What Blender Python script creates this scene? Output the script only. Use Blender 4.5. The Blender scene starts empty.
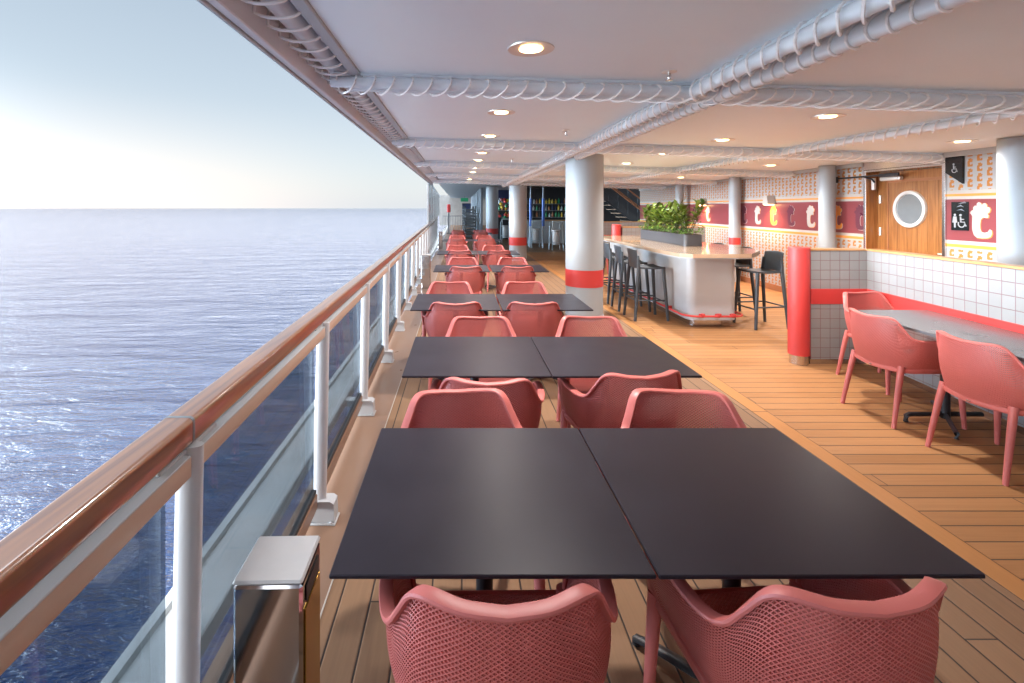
import bpy, math, random
from mathutils import Vector, Matrix
random.seed(7)
PI = math.pi
S = bpy.context.scene
COL = S.collection

# ------------------------------------------------------------------ camera
cd = bpy.data.cameras.new('camera'); cam = bpy.data.objects.new('camera', cd); COL.objects.link(cam)
cam.location = (0, 0, 1.65); cam.rotation_euler = (PI/2, 0, 0)
cd.sensor_width = 36; cd.sensor_fit = 'HORIZONTAL'; cd.lens = 480/1024*36
cd.shift_x = 52/1024; cd.shift_y = -133.5/1024
cd.clip_start = 0.02; cd.clip_end = 60000
S.camera = cam

# ------------------------------------------------------------------ world, sun, exposure
SUN_EL, SUN_AZ = 9.0, 250.0          # azimuth clockwise from +Y (the ship's bow)
sd = Vector((math.sin(math.radians(SUN_AZ))*math.cos(math.radians(SUN_EL)),
             math.cos(math.radians(SUN_AZ))*math.cos(math.radians(SUN_EL)), math.sin(math.radians(SUN_EL))))
GLOW_AZ = 268.0
gd = Vector((math.sin(math.radians(GLOW_AZ)), math.cos(math.radians(GLOW_AZ)), 0.0)).normalized()
W = bpy.data.worlds.new("World"); S.world = W; W.use_nodes = True
nt = W.node_tree; nt.nodes.clear()
def wn(t): return nt.nodes.new(t)
tc = wn('ShaderNodeTexCoord')
sky = wn('ShaderNodeTexSky'); sky.sky_type = 'NISHITA'; sky.sun_disc = False
sky.sun_elevation = math.radians(SUN_EL); sky.sun_rotation = math.radians(SUN_AZ)
sky.air_density = 1.0; sky.dust_density = 1.5; sky.ozone_density = 2.0
sep = wn('ShaderNodeSeparateXYZ'); nt.links.new(tc.outputs['Generated'], sep.inputs[0])
cr = wn('ShaderNodeValToRGB'); nt.links.new(sep.outputs['Z'], cr.inputs['Fac'])
e = cr.color_ramp.elements
e[0].position = 0.0; e[0].color = (0.84, 0.89, 0.95, 1)
e[1].position = 1.0; e[1].color = (16.0, 17.0, 18.2, 1)
for p, c in ((0.06, (0.78, 0.83, 0.89, 1)), (0.20, (0.61, 0.69, 0.77, 1)), (0.42, (0.46, 0.55, 0.64, 1)), (0.62, (0.62, 0.70, 0.80, 1)), (0.84, (5.4, 5.8, 6.2, 1))):
    q = e.new(p); q.color = c
dot = wn('ShaderNodeVectorMath'); dot.operation = 'DOT_PRODUCT'
nt.links.new(tc.outputs['Generated'], dot.inputs[0]); dot.inputs[1].default_value = gd
mr = wn('ShaderNodeMapRange'); nt.links.new(dot.outputs['Value'], mr.inputs['Value'])
mr.inputs['From Min'].default_value = 0.0; mr.inputs['From Max'].default_value = 1.0
pw = wn('ShaderNodeMath'); pw.operation = 'POWER'; nt.links.new(mr.outputs[0], pw.inputs[0]); pw.inputs[1].default_value = 14.0
gl = wn('ShaderNodeMixRGB'); gl.blend_type = 'ADD'; gl.inputs['Fac'].default_value = 1
gm = wn('ShaderNodeMixRGB'); gm.blend_type = 'MULTIPLY'; gm.inputs['Fac'].default_value = 1
gm.inputs[2].default_value = (80.0, 102.0, 124.0, 1)
ef = wn('ShaderNodeMapRange'); ef.interpolation_type = 'SMOOTHSTEP'; nt.links.new(sep.outputs['Z'], ef.inputs['Value'])
ef.inputs['From Min'].default_value = -0.02; ef.inputs['From Max'].default_value = 0.29; ef.inputs['To Min'].default_value = 1.0; ef.inputs['To Max'].default_value = 0.0
pe = wn('ShaderNodeMath'); pe.operation = 'MULTIPLY'; nt.links.new(pw.outputs[0], pe.inputs[0]); nt.links.new(ef.outputs[0], pe.inputs[1])
nt.links.new(pe.outputs[0], gm.inputs[1])
nt.links.new(cr.outputs[0], gl.inputs[1]); nt.links.new(gm.outputs[0], gl.inputs[2])
g2 = Vector((math.sin(math.radians(308)), math.cos(math.radians(308)), 0.0)).normalized()
dot2 = wn('ShaderNodeVectorMath'); dot2.operation = 'DOT_PRODUCT'
nt.links.new(tc.outputs['Generated'], dot2.inputs[0]); dot2.inputs[1].default_value = g2
mr2 = wn('ShaderNodeMapRange'); nt.links.new(dot2.outputs['Value'], mr2.inputs['Value']); mr2.inputs['From Min'].default_value = 0.7
pw2 = wn('ShaderNodeMath'); pw2.operation = 'POWER'; nt.links.new(mr2.outputs[0], pw2.inputs[0]); pw2.inputs[1].default_value = 1.8
gm2 = wn('ShaderNodeMixRGB'); gm2.blend_type = 'MULTIPLY'; gm2.inputs['Fac'].default_value = 1
gm2.inputs[2].default_value = (1.0, 0.62, 0.40, 1); ef2 = wn('ShaderNodeMapRange'); ef2.interpolation_type = 'SMOOTHSTEP'; nt.links.new(sep.outputs['Z'], ef2.inputs['Value'])
ef2.inputs['From Min'].default_value = -0.12; ef2.inputs['From Max'].default_value = 0.24; ef2.inputs['To Min'].default_value = 1.0; ef2.inputs['To Max'].default_value = 0.0
pe2 = wn('ShaderNodeMath'); pe2.operation = 'MULTIPLY'; nt.links.new(pw2.outputs[0], pe2.inputs[0]); nt.links.new(ef2.outputs[0], pe2.inputs[1])
nt.links.new(pe2.outputs[0], gm2.inputs[1])
gl2 = wn('ShaderNodeMixRGB'); gl2.blend_type = 'ADD'; gl2.inputs['Fac'].default_value = 1
nt.links.new(gl.outputs[0], gl2.inputs[1]); nt.links.new(gm2.outputs[0], gl2.inputs[2])
bg1 = wn('ShaderNodeBackground'); nt.links.new(gl2.outputs[0], bg1.inputs[0]); bg1.inputs[1].default_value = 0.109
bg2 = wn('ShaderNodeBackground'); nt.links.new(sky.outputs[0], bg2.inputs[0]); bg2.inputs[1].default_value = 0.008
ad = wn('ShaderNodeAddShader'); nt.links.new(bg1.outputs[0], ad.inputs[0]); nt.links.new(bg2.outputs[0], ad.inputs[1])
wo = wn('ShaderNodeOutputWorld'); nt.links.new(ad.outputs[0], wo.inputs[0])

sl = bpy.data.lights.new('sun', 'SUN'); sl.energy = 0.16; sl.angle = math.radians(6); sl.color = (1.0, 0.66, 0.40)
so = bpy.data.objects.new('sun', sl); COL.objects.link(so)
so.rotation_euler = (-sd).to_track_quat('-Z', 'Y').to_euler(); so.location = (-10, -5, 8)

S.view_settings.view_transform = 'Standard'; S.view_settings.look = 'None'
S.view_settings.exposure = 3.0; S.view_settings.gamma = 1; S.view_settings.use_curve_mapping = False
S.render.engine = 'CYCLES'
S.cycles.max_bounces = 12; S.cycles.diffuse_bounces = 9; S.cycles.glossy_bounces = 6
S.cycles.transmission_bounces = 8; S.cycles.transparent_max_bounces = 24
S.cycles.sample_clamp_indirect = 60.0; S.cycles.use_denoising = True
S.cycles.caustics_reflective = True; S.cycles.blur_glossy = 0.5

# ------------------------------------------------------------------ shader helpers
class NX:
    """tiny expression builder over shader math nodes"""
    def __init__(s, t, o): s.t, s.o = t, o
    def _m(s, op, a=None, b=None):
        n = s.t.nodes.new('ShaderNodeMath'); n.operation = op
        for i, v in enumerate((s, a, b)):
            if v is None: continue
            if isinstance(v, NX): s.t.links.new(v.o, n.inputs[i])
            else: n.inputs[i].default_value = v
        return NX(s.t, n.outputs[0])
    def __add__(s, a): return s._m('ADD', a)
    def __sub__(s, a): return s._m('SUBTRACT', a)
    def __mul__(s, a): return s._m('MULTIPLY', a)
    def lt(s, a): return s._m('LESS_THAN', a)
    def gt(s, a): return s._m('GREATER_THAN', a)
    def floor(s): return s._m('FLOOR')
    def fract(s): return s._m('FRACT')
    def abs(s): return s._m('ABSOLUTE')
    def max(s, a): return s._m('MAXIMUM', a)
    def min(s, a): return s._m('MINIMUM', a)
    def pow(s, a): return s._m('POWER', a)
    def mod(s, a): return s._m('FLOORED_MODULO', a)
    def smooth(s, a, b):
        n = s.t.nodes.new('ShaderNodeMapRange'); n.interpolation_type = 'SMOOTHSTEP'
        s.t.links.new(s.o, n.inputs['Value']); n.inputs['From Min'].default_value = a; n.inputs['From Max'].default_value = b
        return NX(s.t, n.outputs[0])

def mat(name, color=(0.8, 0.8, 0.8), rough=0.5, metal=0.0, spec=0.5, noise=0.06, nscale=6.0, bump=0.0, bscale=60.0, **kw):
    m = bpy.data.materials.new(name); m.use_nodes = True
    t = m.node_tree; b = t.nodes['Principled BSDF']
    b.inputs['Base Color'].default_value = (*color, 1); b.inputs['Roughness'].default_value = rough
    b.inputs['Metallic'].default_value = metal; b.inputs['Specular IOR Level'].default_value = spec
    for k, v in kw.items(): b.inputs[k.replace('_', ' ')].default_value = v
    co = t.nodes.new('ShaderNodeTexCoord')
    if noise > 0:
        n = t.nodes.new('ShaderNodeTexNoise'); n.inputs['Scale'].default_value = nscale; n.inputs['Detail'].default_value = 6
        t.links.new(co.outputs['Object'], n.inputs['Vector'])
        mx = t.nodes.new('ShaderNodeMixRGB'); mx.blend_type = 'MIX'
        mx.inputs[1].default_value = (*[c*(1-noise*1.6) for c in color], 1); mx.inputs[2].default_value = (*[min(1, c*(1+noise)) for c in color], 1)
        t.links.new(n.outputs[0], mx.inputs[0]); t.links.new(mx.outputs[0], b.inputs['Base Color'])
        r = t.nodes.new('ShaderNodeMapRange'); t.links.new(n.outputs[0], r.inputs['Value'])
        r.inputs['To Min'].default_value = max(0, rough-0.08); r.inputs['To Max'].default_value = min(1, rough+0.08)
        t.links.new(r.outputs[0], b.inputs['Roughness'])
    if bump > 0:
        n2 = t.nodes.new('ShaderNodeTexNoise'); n2.inputs['Scale'].default_value = bscale; n2.inputs['Detail'].default_value = 3
        t.links.new(co.outputs['Object'], n2.inputs['Vector'])
        bp = t.nodes.new('ShaderNodeBump'); bp.inputs['Strength'].default_value = bump; bp.inputs['Distance'].default_value = 0.01
        t.links.new(n2.outputs[0], bp.inputs['Height']); t.links.new(bp.outputs[0], b.inputs['Normal'])
    return m

def objcoord(m):
    t = m.node_tree; co = t.nodes.new('ShaderNodeTexCoord'); sp = t.nodes.new('ShaderNodeSeparateXYZ')
    t.links.new(co.outputs['Object'], sp.inputs[0])
    return NX(t, sp.outputs['X']), NX(t, sp.outputs['Y']), NX(t, sp.outputs['Z']), co

def mixcol(t, fac, a, b):
    mx = t.nodes.new('ShaderNodeMixRGB')
    t.links.new(fac.o, mx.inputs[0])
    for i, v in ((1, a), (2, b)):
        if isinstance(v, tuple): mx.inputs[i].default_value = (*v, 1)
        else: t.links.new(v, mx.inputs[i])
    return mx.outputs[0]

def plank_mat(name, across, width, c0, c1, caulk, rough=0.55, off=0.0, length=2.6):
    """teak planking; `across` is the axis the planks are laid side by side on"""
    m = bpy.data.materials.new(name); m.use_nodes = True
    t = m.node_tree; b = t.nodes['Principled BSDF']
    X, Y, Z, co = objcoord(m)
    u, v = (X, Y) if across == 'X' else (Y, X)
    k = (u + off) * (1/width); idx = k.floor(); f = k.fract()
    edge = (f - 0.5).abs()
    gap = edge.gt(0.5 - 0.0036/width)
    wn_ = t.nodes.new('ShaderNodeTexWhiteNoise'); wn_.noise_dimensions = '1D'; t.links.new(idx.o, wn_.inputs['W'])
    r = NX(t, wn_.outputs['Value'])
    # butt joints
    kk = (v + r*length*3) * (1/length); jf = (kk.fract() - 0.5).abs(); joint = jf.gt(0.5 - 0.003/length)
    gap = gap.max(joint)
    wn2 = t.nodes.new('ShaderNodeTexWhiteNoise'); wn2.noise_dimensions = '2D'
    cb = t.nodes.new('ShaderNodeCombineXYZ'); t.links.new(idx.o, cb.inputs[0]); t.links.new(kk.floor().o, cb.inputs[1])
    t.links.new(cb.outputs[0], wn2.inputs['Vector']); r2 = NX(t, wn2.outputs['Value'])
    # grain
    mp = t.nodes.new('ShaderNodeMapping'); t.links.new(co.outputs['Object'], mp.inputs[0])
    mp.inputs['Scale'].default_value = (60, 2.2, 1) if across == 'X' else (2.2, 60, 1)
    n = t.nodes.new('ShaderNodeTexNoise'); n.inputs['Scale'].default_value = 1; n.inputs['Detail'].default_value = 5
    n.inputs['Distortion'].default_value = 0.6; t.links.new(mp.outputs[0], n.inputs['Vector'])
    g = NX(t, n.outputs[0])
    nb = t.nodes.new('ShaderNodeTexNoise'); nb.inputs['Scale'].default_value = 1.1; nb.inputs['Detail'].default_value = 4
    t.links.new(co.outputs['Object'], nb.inputs['Vector']); big = NX(t, nb.outputs[0])
    fac = (g*0.6 + r2*0.35 + big*0.6 - 0.35)
    c = mixcol(t, fac, c0, c1)
    c = mixcol(t, gap, c, caulk)
    t.links.new(c, b.inputs['Base Color'])
    rr = big*0.35 + (rough - 0.17) + g*0.08
    t.links.new(rr.o, b.inputs['Roughness'])
    b.inputs['Specular IOR Level'].default_value = 0.25
    h = (edge.smooth(0.5 - 0.008/width, 0.5 - 0.002/width)*(-1.0)) + g*0.12
    bp = t.nodes.new('ShaderNodeBump'); bp.inputs['Strength'].default_value = 0.5; bp.inputs['Distance'].default_value = 0.003
    t.links.new(h.o, bp.inputs['Height']); t.links.new(bp.outputs[0], b.inputs['Normal'])
    return m

def wood_mat(name, c0, c1, rough=0.3, axis=1, scale=30, stretch=0.06, coat=0.4):
    m = bpy.data.materials.new(name); m.use_nodes = True
    t = m.node_tree; b = t.nodes['Principled BSDF']
    co = t.nodes.new('ShaderNodeTexCoord'); mp = t.nodes.new('ShaderNodeMapping'); t.links.new(co.outputs['Object'], mp.inputs[0])
    sc = [scale]*3; sc[axis] = scale*stretch; mp.inputs['Scale'].default_value = sc
    n = t.nodes.new('ShaderNodeTexNoise'); n.inputs['Scale'].default_value = 1; n.inputs['Detail'].default_value = 6; n.inputs['Distortion'].default_value = 1.2
    t.links.new(mp.outputs[0], n.inputs['Vector'])
    c = mixcol(t, NX(t, n.outputs[0]).smooth(0.3, 0.7), c0, c1); t.links.new(c, b.inputs['Base Color'])
    b.inputs['Roughness'].default_value = rough; b.inputs['Coat Weight'].default_value = coat; b.inputs['Coat Roughness'].default_value = 0.12
    return m

def tile_mat(name, pitch, zoff, tile, grout, line=0.0035, xoff=0.0):
    m = bpy.data.materials.new(name); m.use_nodes = True
    t = m.node_tree; b = t.nodes['Principled BSDF']; X, Y, Z, co = objcoord(m)
    fx = (X + xoff) * (1/pitch); fz = (Z + zoff) * (1/pitch)
    ex = (fx.fract() - 0.5).abs(); ez = (fz.fract() - 0.5).abs(); ed = ex.max(ez)
    g = ed.gt(0.5 - line/pitch)
    w2 = t.nodes.new('ShaderNodeTexWhiteNoise'); w2.noise_dimensions = '2D'; cb = t.nodes.new('ShaderNodeCombineXYZ')
    t.links.new(fx.floor().o, cb.inputs[0]); t.links.new(fz.floor().o, cb.inputs[1]); t.links.new(cb.outputs[0], w2.inputs['Vector'])
    c = mixcol(t, NX(t, w2.outputs['Value']), tuple(x*0.93 for x in tile), tile)
    c = mixcol(t, g, c, grout); t.links.new(c, b.inputs['Base Color'])
    t.links.new((g*0.6 + 0.12).o, b.inputs['Roughness'])
    bp = t.nodes.new('ShaderNodeBump'); bp.inputs['Strength'].default_value = 0.6; bp.inputs['Distance'].default_value = 0.003
    t.links.new((ed.smooth(0.5 - 2.5*line/pitch, 0.5 - line/pitch)*(-1.0)).o, bp.inputs['Height']); t.links.new(bp.outputs[0], b.inputs['Normal'])
    return m

def wallpaper_mat():
    """pale ground with staggered orange C shaped birds"""
    m = bpy.data.materials.new('wallpaper'); m.use_nodes = True
    t = m.node_tree; b = t.nodes['Principled BSDF']; X, Y, Z, co = objcoord(m)
    P, Q = 0.112, 0.122
    fx = X*(1/P); ix = fx.floor(); par = ix.mod(2.0)
    fz = Z*(1/Q) + par*0.5
    p = fx.fract() - 0.5; q = fz.fract() - 0.5
    def circ(cx, cy, r):
        a = p - cx; c_ = (q - cy)*(Q/P)
        return (a*a + c_*c_).pow(0.5).lt(r)
    def box(x0, x1, y0, y1): return p.gt(x0)*p.lt(x1)*q.gt(y0)*q.lt(y1)
    body = circ(-0.02, 0.02, 0.27).max(box(-0.29, -0.05, -0.38, 0.1)).max(box(-0.2, 0.24, -0.40, -0.22)).max(box(0.12, 0.27, -0.36, -0.12))
    comb = circ(-0.1, 0.32, 0.09).max(circ(0.05, 0.34, 0.09)).max(circ(0.19, 0.24, 0.09))
    hole = circ(0.09, -0.06, 0.13).max(box(0.02, 0.34, -0.14, 0.04)).max(box(0.02,0.12,-0.22,0.0))
    a = (body.max(comb))*(hole*(-1.0) + 1.0)
    c = mixcol(t, a, (0.40, 0.39, 0.375), (0.47, 0.17, 0.025)); t.links.new(c, b.inputs['Base Color'])
    b.inputs['Roughness'].default_value = 0.45
    return m

def emit_mat(name, color, strength):
    m = bpy.data.materials.new(name); m.use_nodes = True; t = m.node_tree; b = t.nodes['Principled BSDF']
    b.inputs['Base Color'].default_value = (*color, 1); b.inputs['Emission Color'].default_value = (*color, 1); b.inputs['Emission Strength'].default_value = strength
    return m

M = {}
M['white'] = mat('white_paint', (0.44, 0.455, 0.465), 0.55, noise=0.03, bump=0.02, bscale=120)
M['post'] = mat('post_paint', (0.62, 0.63, 0.64), 0.4, noise=0.04, bump=0.03, bscale=40)
M['white_col'] = mat('column_paint', (0.36, 0.385, 0.40), 0.5, noise=0.01, nscale=3)
M['ceil'] = mat('ceiling_paint', (0.85, 0.94, 0.985), 0.55, noise=0.035, nscale=1.2, bump=0.02, bscale=4)
M['pipe'] = mat('pipe_paint', (0.74, 0.81, 0.86), 0.35, noise=0.05, nscale=8)
M['rope'] = mat('white_rope', (0.90, 0.89, 0.88), 0.5, noise=0.06, nscale=30)
M['trough'] = mat('trough_paint', (0.56, 0.52, 0.51), 0.6, noise=0.2, nscale=5)
M['fascia'] = mat('fascia_paint', (0.66, 0.64, 0.65), 0.5, noise=0.1, nscale=3)
M['red'] = mat('red_paint', (0.60, 0.05, 0.045), 0.5, noise=0.05)
M['chair'] = mat('chair_resin', (0.63, 0.165, 0.145), 0.42, noise=0.05, nscale=14, bump=0.05, bscale=300)
M['table'] = mat('dark_laminate', (0.030, 0.025, 0.034), 0.36, spec=0.17, noise=0.22, nscale=4, bump=0.03, bscale=500)
M['table_edge'] = mat('laminate_edge', (0.03, 0.025, 0.022), 0.4, noise=0.1)
M['gtable'] = mat('grey_laminate', (0.13, 0.14, 0.15), 0.25, spec=0.6, noise=0.08, nscale=4)
M['black'] = mat('black_steel', (0.02, 0.022, 0.026), 0.4, noise=0.1, nscale=10)
M['stool'] = mat('dark_resin', (0.045, 0.055, 0.065), 0.45, noise=0.1, nscale=10)
M['steel'] = mat('brushed_steel', (0.62, 0.60, 0.60), 0.22, metal=1.0, noise=0.06, nscale=40)
M['lid'] = mat('matte_lid', (0.52, 0.50, 0.49), 0.5, metal=0.3, noise=0.05, nscale=30)
M['mirror'] = mat('polished_steel', (0.62, 0.60, 0.60), 0.06, metal=1.0, noise=0.03, nscale=10)
M['deck_reflection'] = mat('painted_deck_reflection', (0.62, 0.40, 0.10), 0.25, metal=1.0, noise=0.1, nscale=4)  # gold colour stands in for the deck mirrored in the polished steel
M['tan'] = mat('tan_paint', (0.235, 0.14, 0.09), 0.3, noise=0.07, nscale=3)
M['bar_tan'] = mat('beige_bar', (0.54, 0.39, 0.29), 0.35, noise=0.05, nscale=3)  # even beige tone over the whole top bar
M['rubber'] = mat('black_gasket', (0.02, 0.02, 0.022), 0.6, noise=0.1)
M['handrail'] = wood_mat('varnished_teak', (0.18, 0.052, 0.008), (0.33, 0.115, 0.022), 0.3, 1, 26, 0.05, 1.0)
M['handrail'].node_tree.nodes['Principled BSDF'].inputs['Coat IOR'].default_value = 3.0
M['doorwood'] = wood_mat('varnished_door', (0.24, 0.085, 0.02), (0.38, 0.155, 0.045), 0.3, 2, 22, 0.06, 0.5)
M['oak'] = wood_mat('oak_cap', (0.50, 0.27, 0.10), (0.62, 0.36, 0.15), 0.35, 0, 20, 0.1, 0.3)
M['bartop'] = mat('stone_top', (0.50, 0.36, 0.24), 0.12, noise=0.12, nscale=7, Coat_Weight=0.5)
M['maroon'] = mat('maroon_panel', (0.23, 0.048, 0.052), 0.35, noise=0.04)
M['orange'] = mat('orange_paint', (0.80, 0.30, 0.05), 0.4, noise=0.04)
M['cream'] = mat('cream_paint', (0.48, 0.44, 0.39), 0.4, noise=0.04)
M['darkred'] = mat('dark_maroon', (0.13, 0.03, 0.05), 0.3, noise=0.1)
M['planter'] = mat('dark_planter', (0.055, 0.058, 0.066), 0.4, noise=0.15, nscale=12)
M['soil'] = mat('soil', (0.05, 0.03, 0.02), 0.9, noise=0.3, nscale=40)
M['stem'] = mat('plant_stem', (0.14, 0.12, 0.05), 0.7, noise=0.2)
M['silver'] = mat('silver_frame', (0.78, 0.76, 0.72), 0.38, metal=0.5, noise=0.04)
M['dark'] = mat('dark_interior', (0.035, 0.035, 0.04), 0.5, noise=0.2)
M['greysteel'] = mat('grey_steel', (0.20, 0.22, 0.24), 0.4, metal=0.3, noise=0.1)
M['blue'] = mat('blue_paint', (0.02, 0.09, 0.36), 0.35, noise=0.05)
M['paleblue'] = mat('pale_blue_metal', (0.45, 0.53, 0.58), 0.35, metal=0.3, noise=0.05)
M['hullwhite'] = mat('hull_paint', (0.42, 0.42, 0.41), 0.5, noise=0.2, nscale=3)
M['navy'] = mat('navy_panel', (0.015, 0.03, 0.10), 0.4, noise=0.1)
M['green'] = mat('green_sign', (0.02, 0.30, 0.13), 0.4, noise=0.05)
M['yellow'] = mat('yellow_paint', (0.65, 0.45, 0.03), 0.4, noise=0.05)
M['stairwood'] = mat('stair_wood', (0.36, 0.14, 0.06), 0.4, noise=0.1)
M['grey_print'] = mat('grey_print', (0.32, 0.32, 0.32), 0.4, noise=0.1)
M['smoke'] = mat('dark_board', (0.012, 0.014, 0.016), 0.12, noise=0.05)
M['bulb'] = emit_mat('lamp_glow', (1.0, 0.72, 0.36), 1.6)
M['bulb2'] = emit_mat('sconce_glow', (1.0, 0.52, 0.20), 6.0)
M['deck_long'] = plank_mat('teak_fore_aft', 'X', 0.128, (0.19, 0.11, 0.062), (0.33, 0.195, 0.108), (0.03, 0.022, 0.018), 0.50, off=0.12)
M['deck_cross'] = plank_mat('teak_athwart', 'Y', 0.12, (0.27, 0.125, 0.045), (0.49, 0.25, 0.105), (0.07, 0.045, 0.03), 0.55, off=0.03, length=3.4)
M['tile'] = tile_mat('white_tiles', 0.102, -1.2+0.102*20, (0.315, 0.315, 0.31), (0.20, 0.09, 0.10), 0.002)
M['paper'] = wallpaper_mat()
def glass_mat(name, tint, rough=0.0, refl=1.0):
    m = bpy.data.materials.new(name); m.use_nodes = True; t = m.node_tree; t.nodes.clear()
    o = t.nodes.new('ShaderNodeOutputMaterial'); tr = t.nodes.new('ShaderNodeBsdfTransparent'); tr.inputs[0].default_value = (*tint, 1)
    g = t.nodes.new('ShaderNodeBsdfGlossy'); g.inputs['Roughness'].default_value = rough
    lw = t.nodes.new('ShaderNodeFresnel'); lw.inputs[0].default_value = 1.5
    mx = t.nodes.new('ShaderNodeMixShader'); t.links.new((NX(t, lw.outputs[0])*refl).o, mx.inputs[0])
    t.links.new(tr.outputs[0], mx.inputs[1]); t.links.new(g.outputs[0], mx.inputs[2]); t.links.new(mx.outputs[0], o.inputs[0])
    return m
M['glass'] = glass_mat('tinted_glass', (0.54, 0.59, 0.63), 0.0, 0.35)
M['screen'] = glass_mat('clear_screen', (0.80, 0.86, 0.90), 0.1, 0.9)
M['doorglass'] = mat('porthole_glass', (0.16, 0.17, 0.17), 0.08, spec=0.9, noise=0.1)
def leaf_mat(name, a, b_):
    m = bpy.data.materials.new(name); m.use_nodes = True; t = m.node_tree; b = t.nodes['Principled BSDF']
    gi = t.nodes.new('ShaderNodeNewGeometry'); c = mixcol(t, NX(t, gi.outputs['Random Per Island']), a, b_)
    t.links.new(c, b.inputs['Base Color']); b.inputs['Roughness'].default_value = 0.4
    b.inputs['Subsurface Weight'].default_value = 0.0
    return m
M['leaf'] = leaf_mat('glossy_leaf', (0.045, 0.10, 0.012), (0.24, 0.30, 0.04))
M['leaf2'] = leaf_mat('low_leaf', (0.04, 0.10, 0.015), (0.12, 0.24, 0.03))

# sea
def sea_mat():
    m = bpy.data.materials.new('sea_water'); m.use_nodes = True; t = m.node_tree; b = t.nodes['Principled BSDF']
    b.inputs['Base Color'].default_value = (0.03, 0.08, 0.20, 1); b.inputs['Roughness'].default_value = 0.2
    b.inputs['IOR'].default_value = 1.5
    co = t.nodes.new('ShaderNodeTexCoord')
    def noise(sx, sy, sc, det, rot=0.5, dist=0.0):
        mp = t.nodes.new('ShaderNodeMapping'); t.links.new(co.outputs['Object'], mp.inputs[0])
        mp.inputs['Rotation'].default_value = (0, 0, rot); mp.inputs['Scale'].default_value = (sx, sy, 1)
        n = t.nodes.new('ShaderNodeTexNoise'); n.inputs['Scale'].default_value = sc; n.inputs['Detail'].default_value = det
        n.inputs['Distortion'].default_value = dist; n.inputs['Roughness'].default_value = 0.6
        t.links.new(mp.outputs[0], n.inputs['Vector']); return NX(t, n.outputs[0])
    h = noise(0.35, 1.3, 0.10, 3, -0.25)*5.0 + noise(0.5, 1.5, 0.42, 5, -0.15, 0.4)*1.9 + noise(0.8, 1.6, 1.9, 5, 0.1, 0.3)*0.36
    bp = t.nodes.new('ShaderNodeBump'); bp.inputs['Strength'].default_value = 1.0; bp.inputs['Distance'].default_value = 0.85
    t.links.new(h.o, bp.inputs['Height'])
    for q in list(t.nodes):
        if q.type == 'BSDF_PRINCIPLED': t.nodes.remove(q)
    df = t.nodes.new('ShaderNodeBsdfDiffuse'); df.inputs[0].default_value = (0.007, 0.033, 0.105, 1); t.links.new(bp.outputs[0], df.inputs['Normal'])
    gs = t.nodes.new('ShaderNodeBsdfGlossy'); gs.inputs['Roughness'].default_value = 0.16; gs.inputs['Color'].default_value = (1.0, 0.955, 0.90, 1); t.links.new(bp.outputs[0], gs.inputs['Normal'])
    lw = t.nodes.new('ShaderNodeLayerWeight'); lw.inputs[0].default_value = 0.5; 
    gl_ = t.nodes.new('ShaderNodeLayerWeight'); gl_.inputs[0].default_value = 0.5; t.links.new(bp.outputs[0], gl_.inputs['Normal'])
    fc = (NX(t, lw.outputs['Facing']).pow(3.0)*0.30 + NX(t, gl_.outputs['Facing']).pow(4.2)*0.72 + 0.0).min(0.80)
    mx = t.nodes.new('ShaderNodeMixShader'); t.links.new(fc.o, mx.inputs[0]); t.links.new(df.outputs[0], mx.inputs[1]); t.links.new(gs.outputs[0], mx.inputs[2])
    o = [q for q in t.nodes if q.type == 'OUTPUT_MATERIAL'][0]; t.links.new(mx.outputs[0], o.inputs[0])
    return m
M['sea'] = sea_mat()

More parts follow.
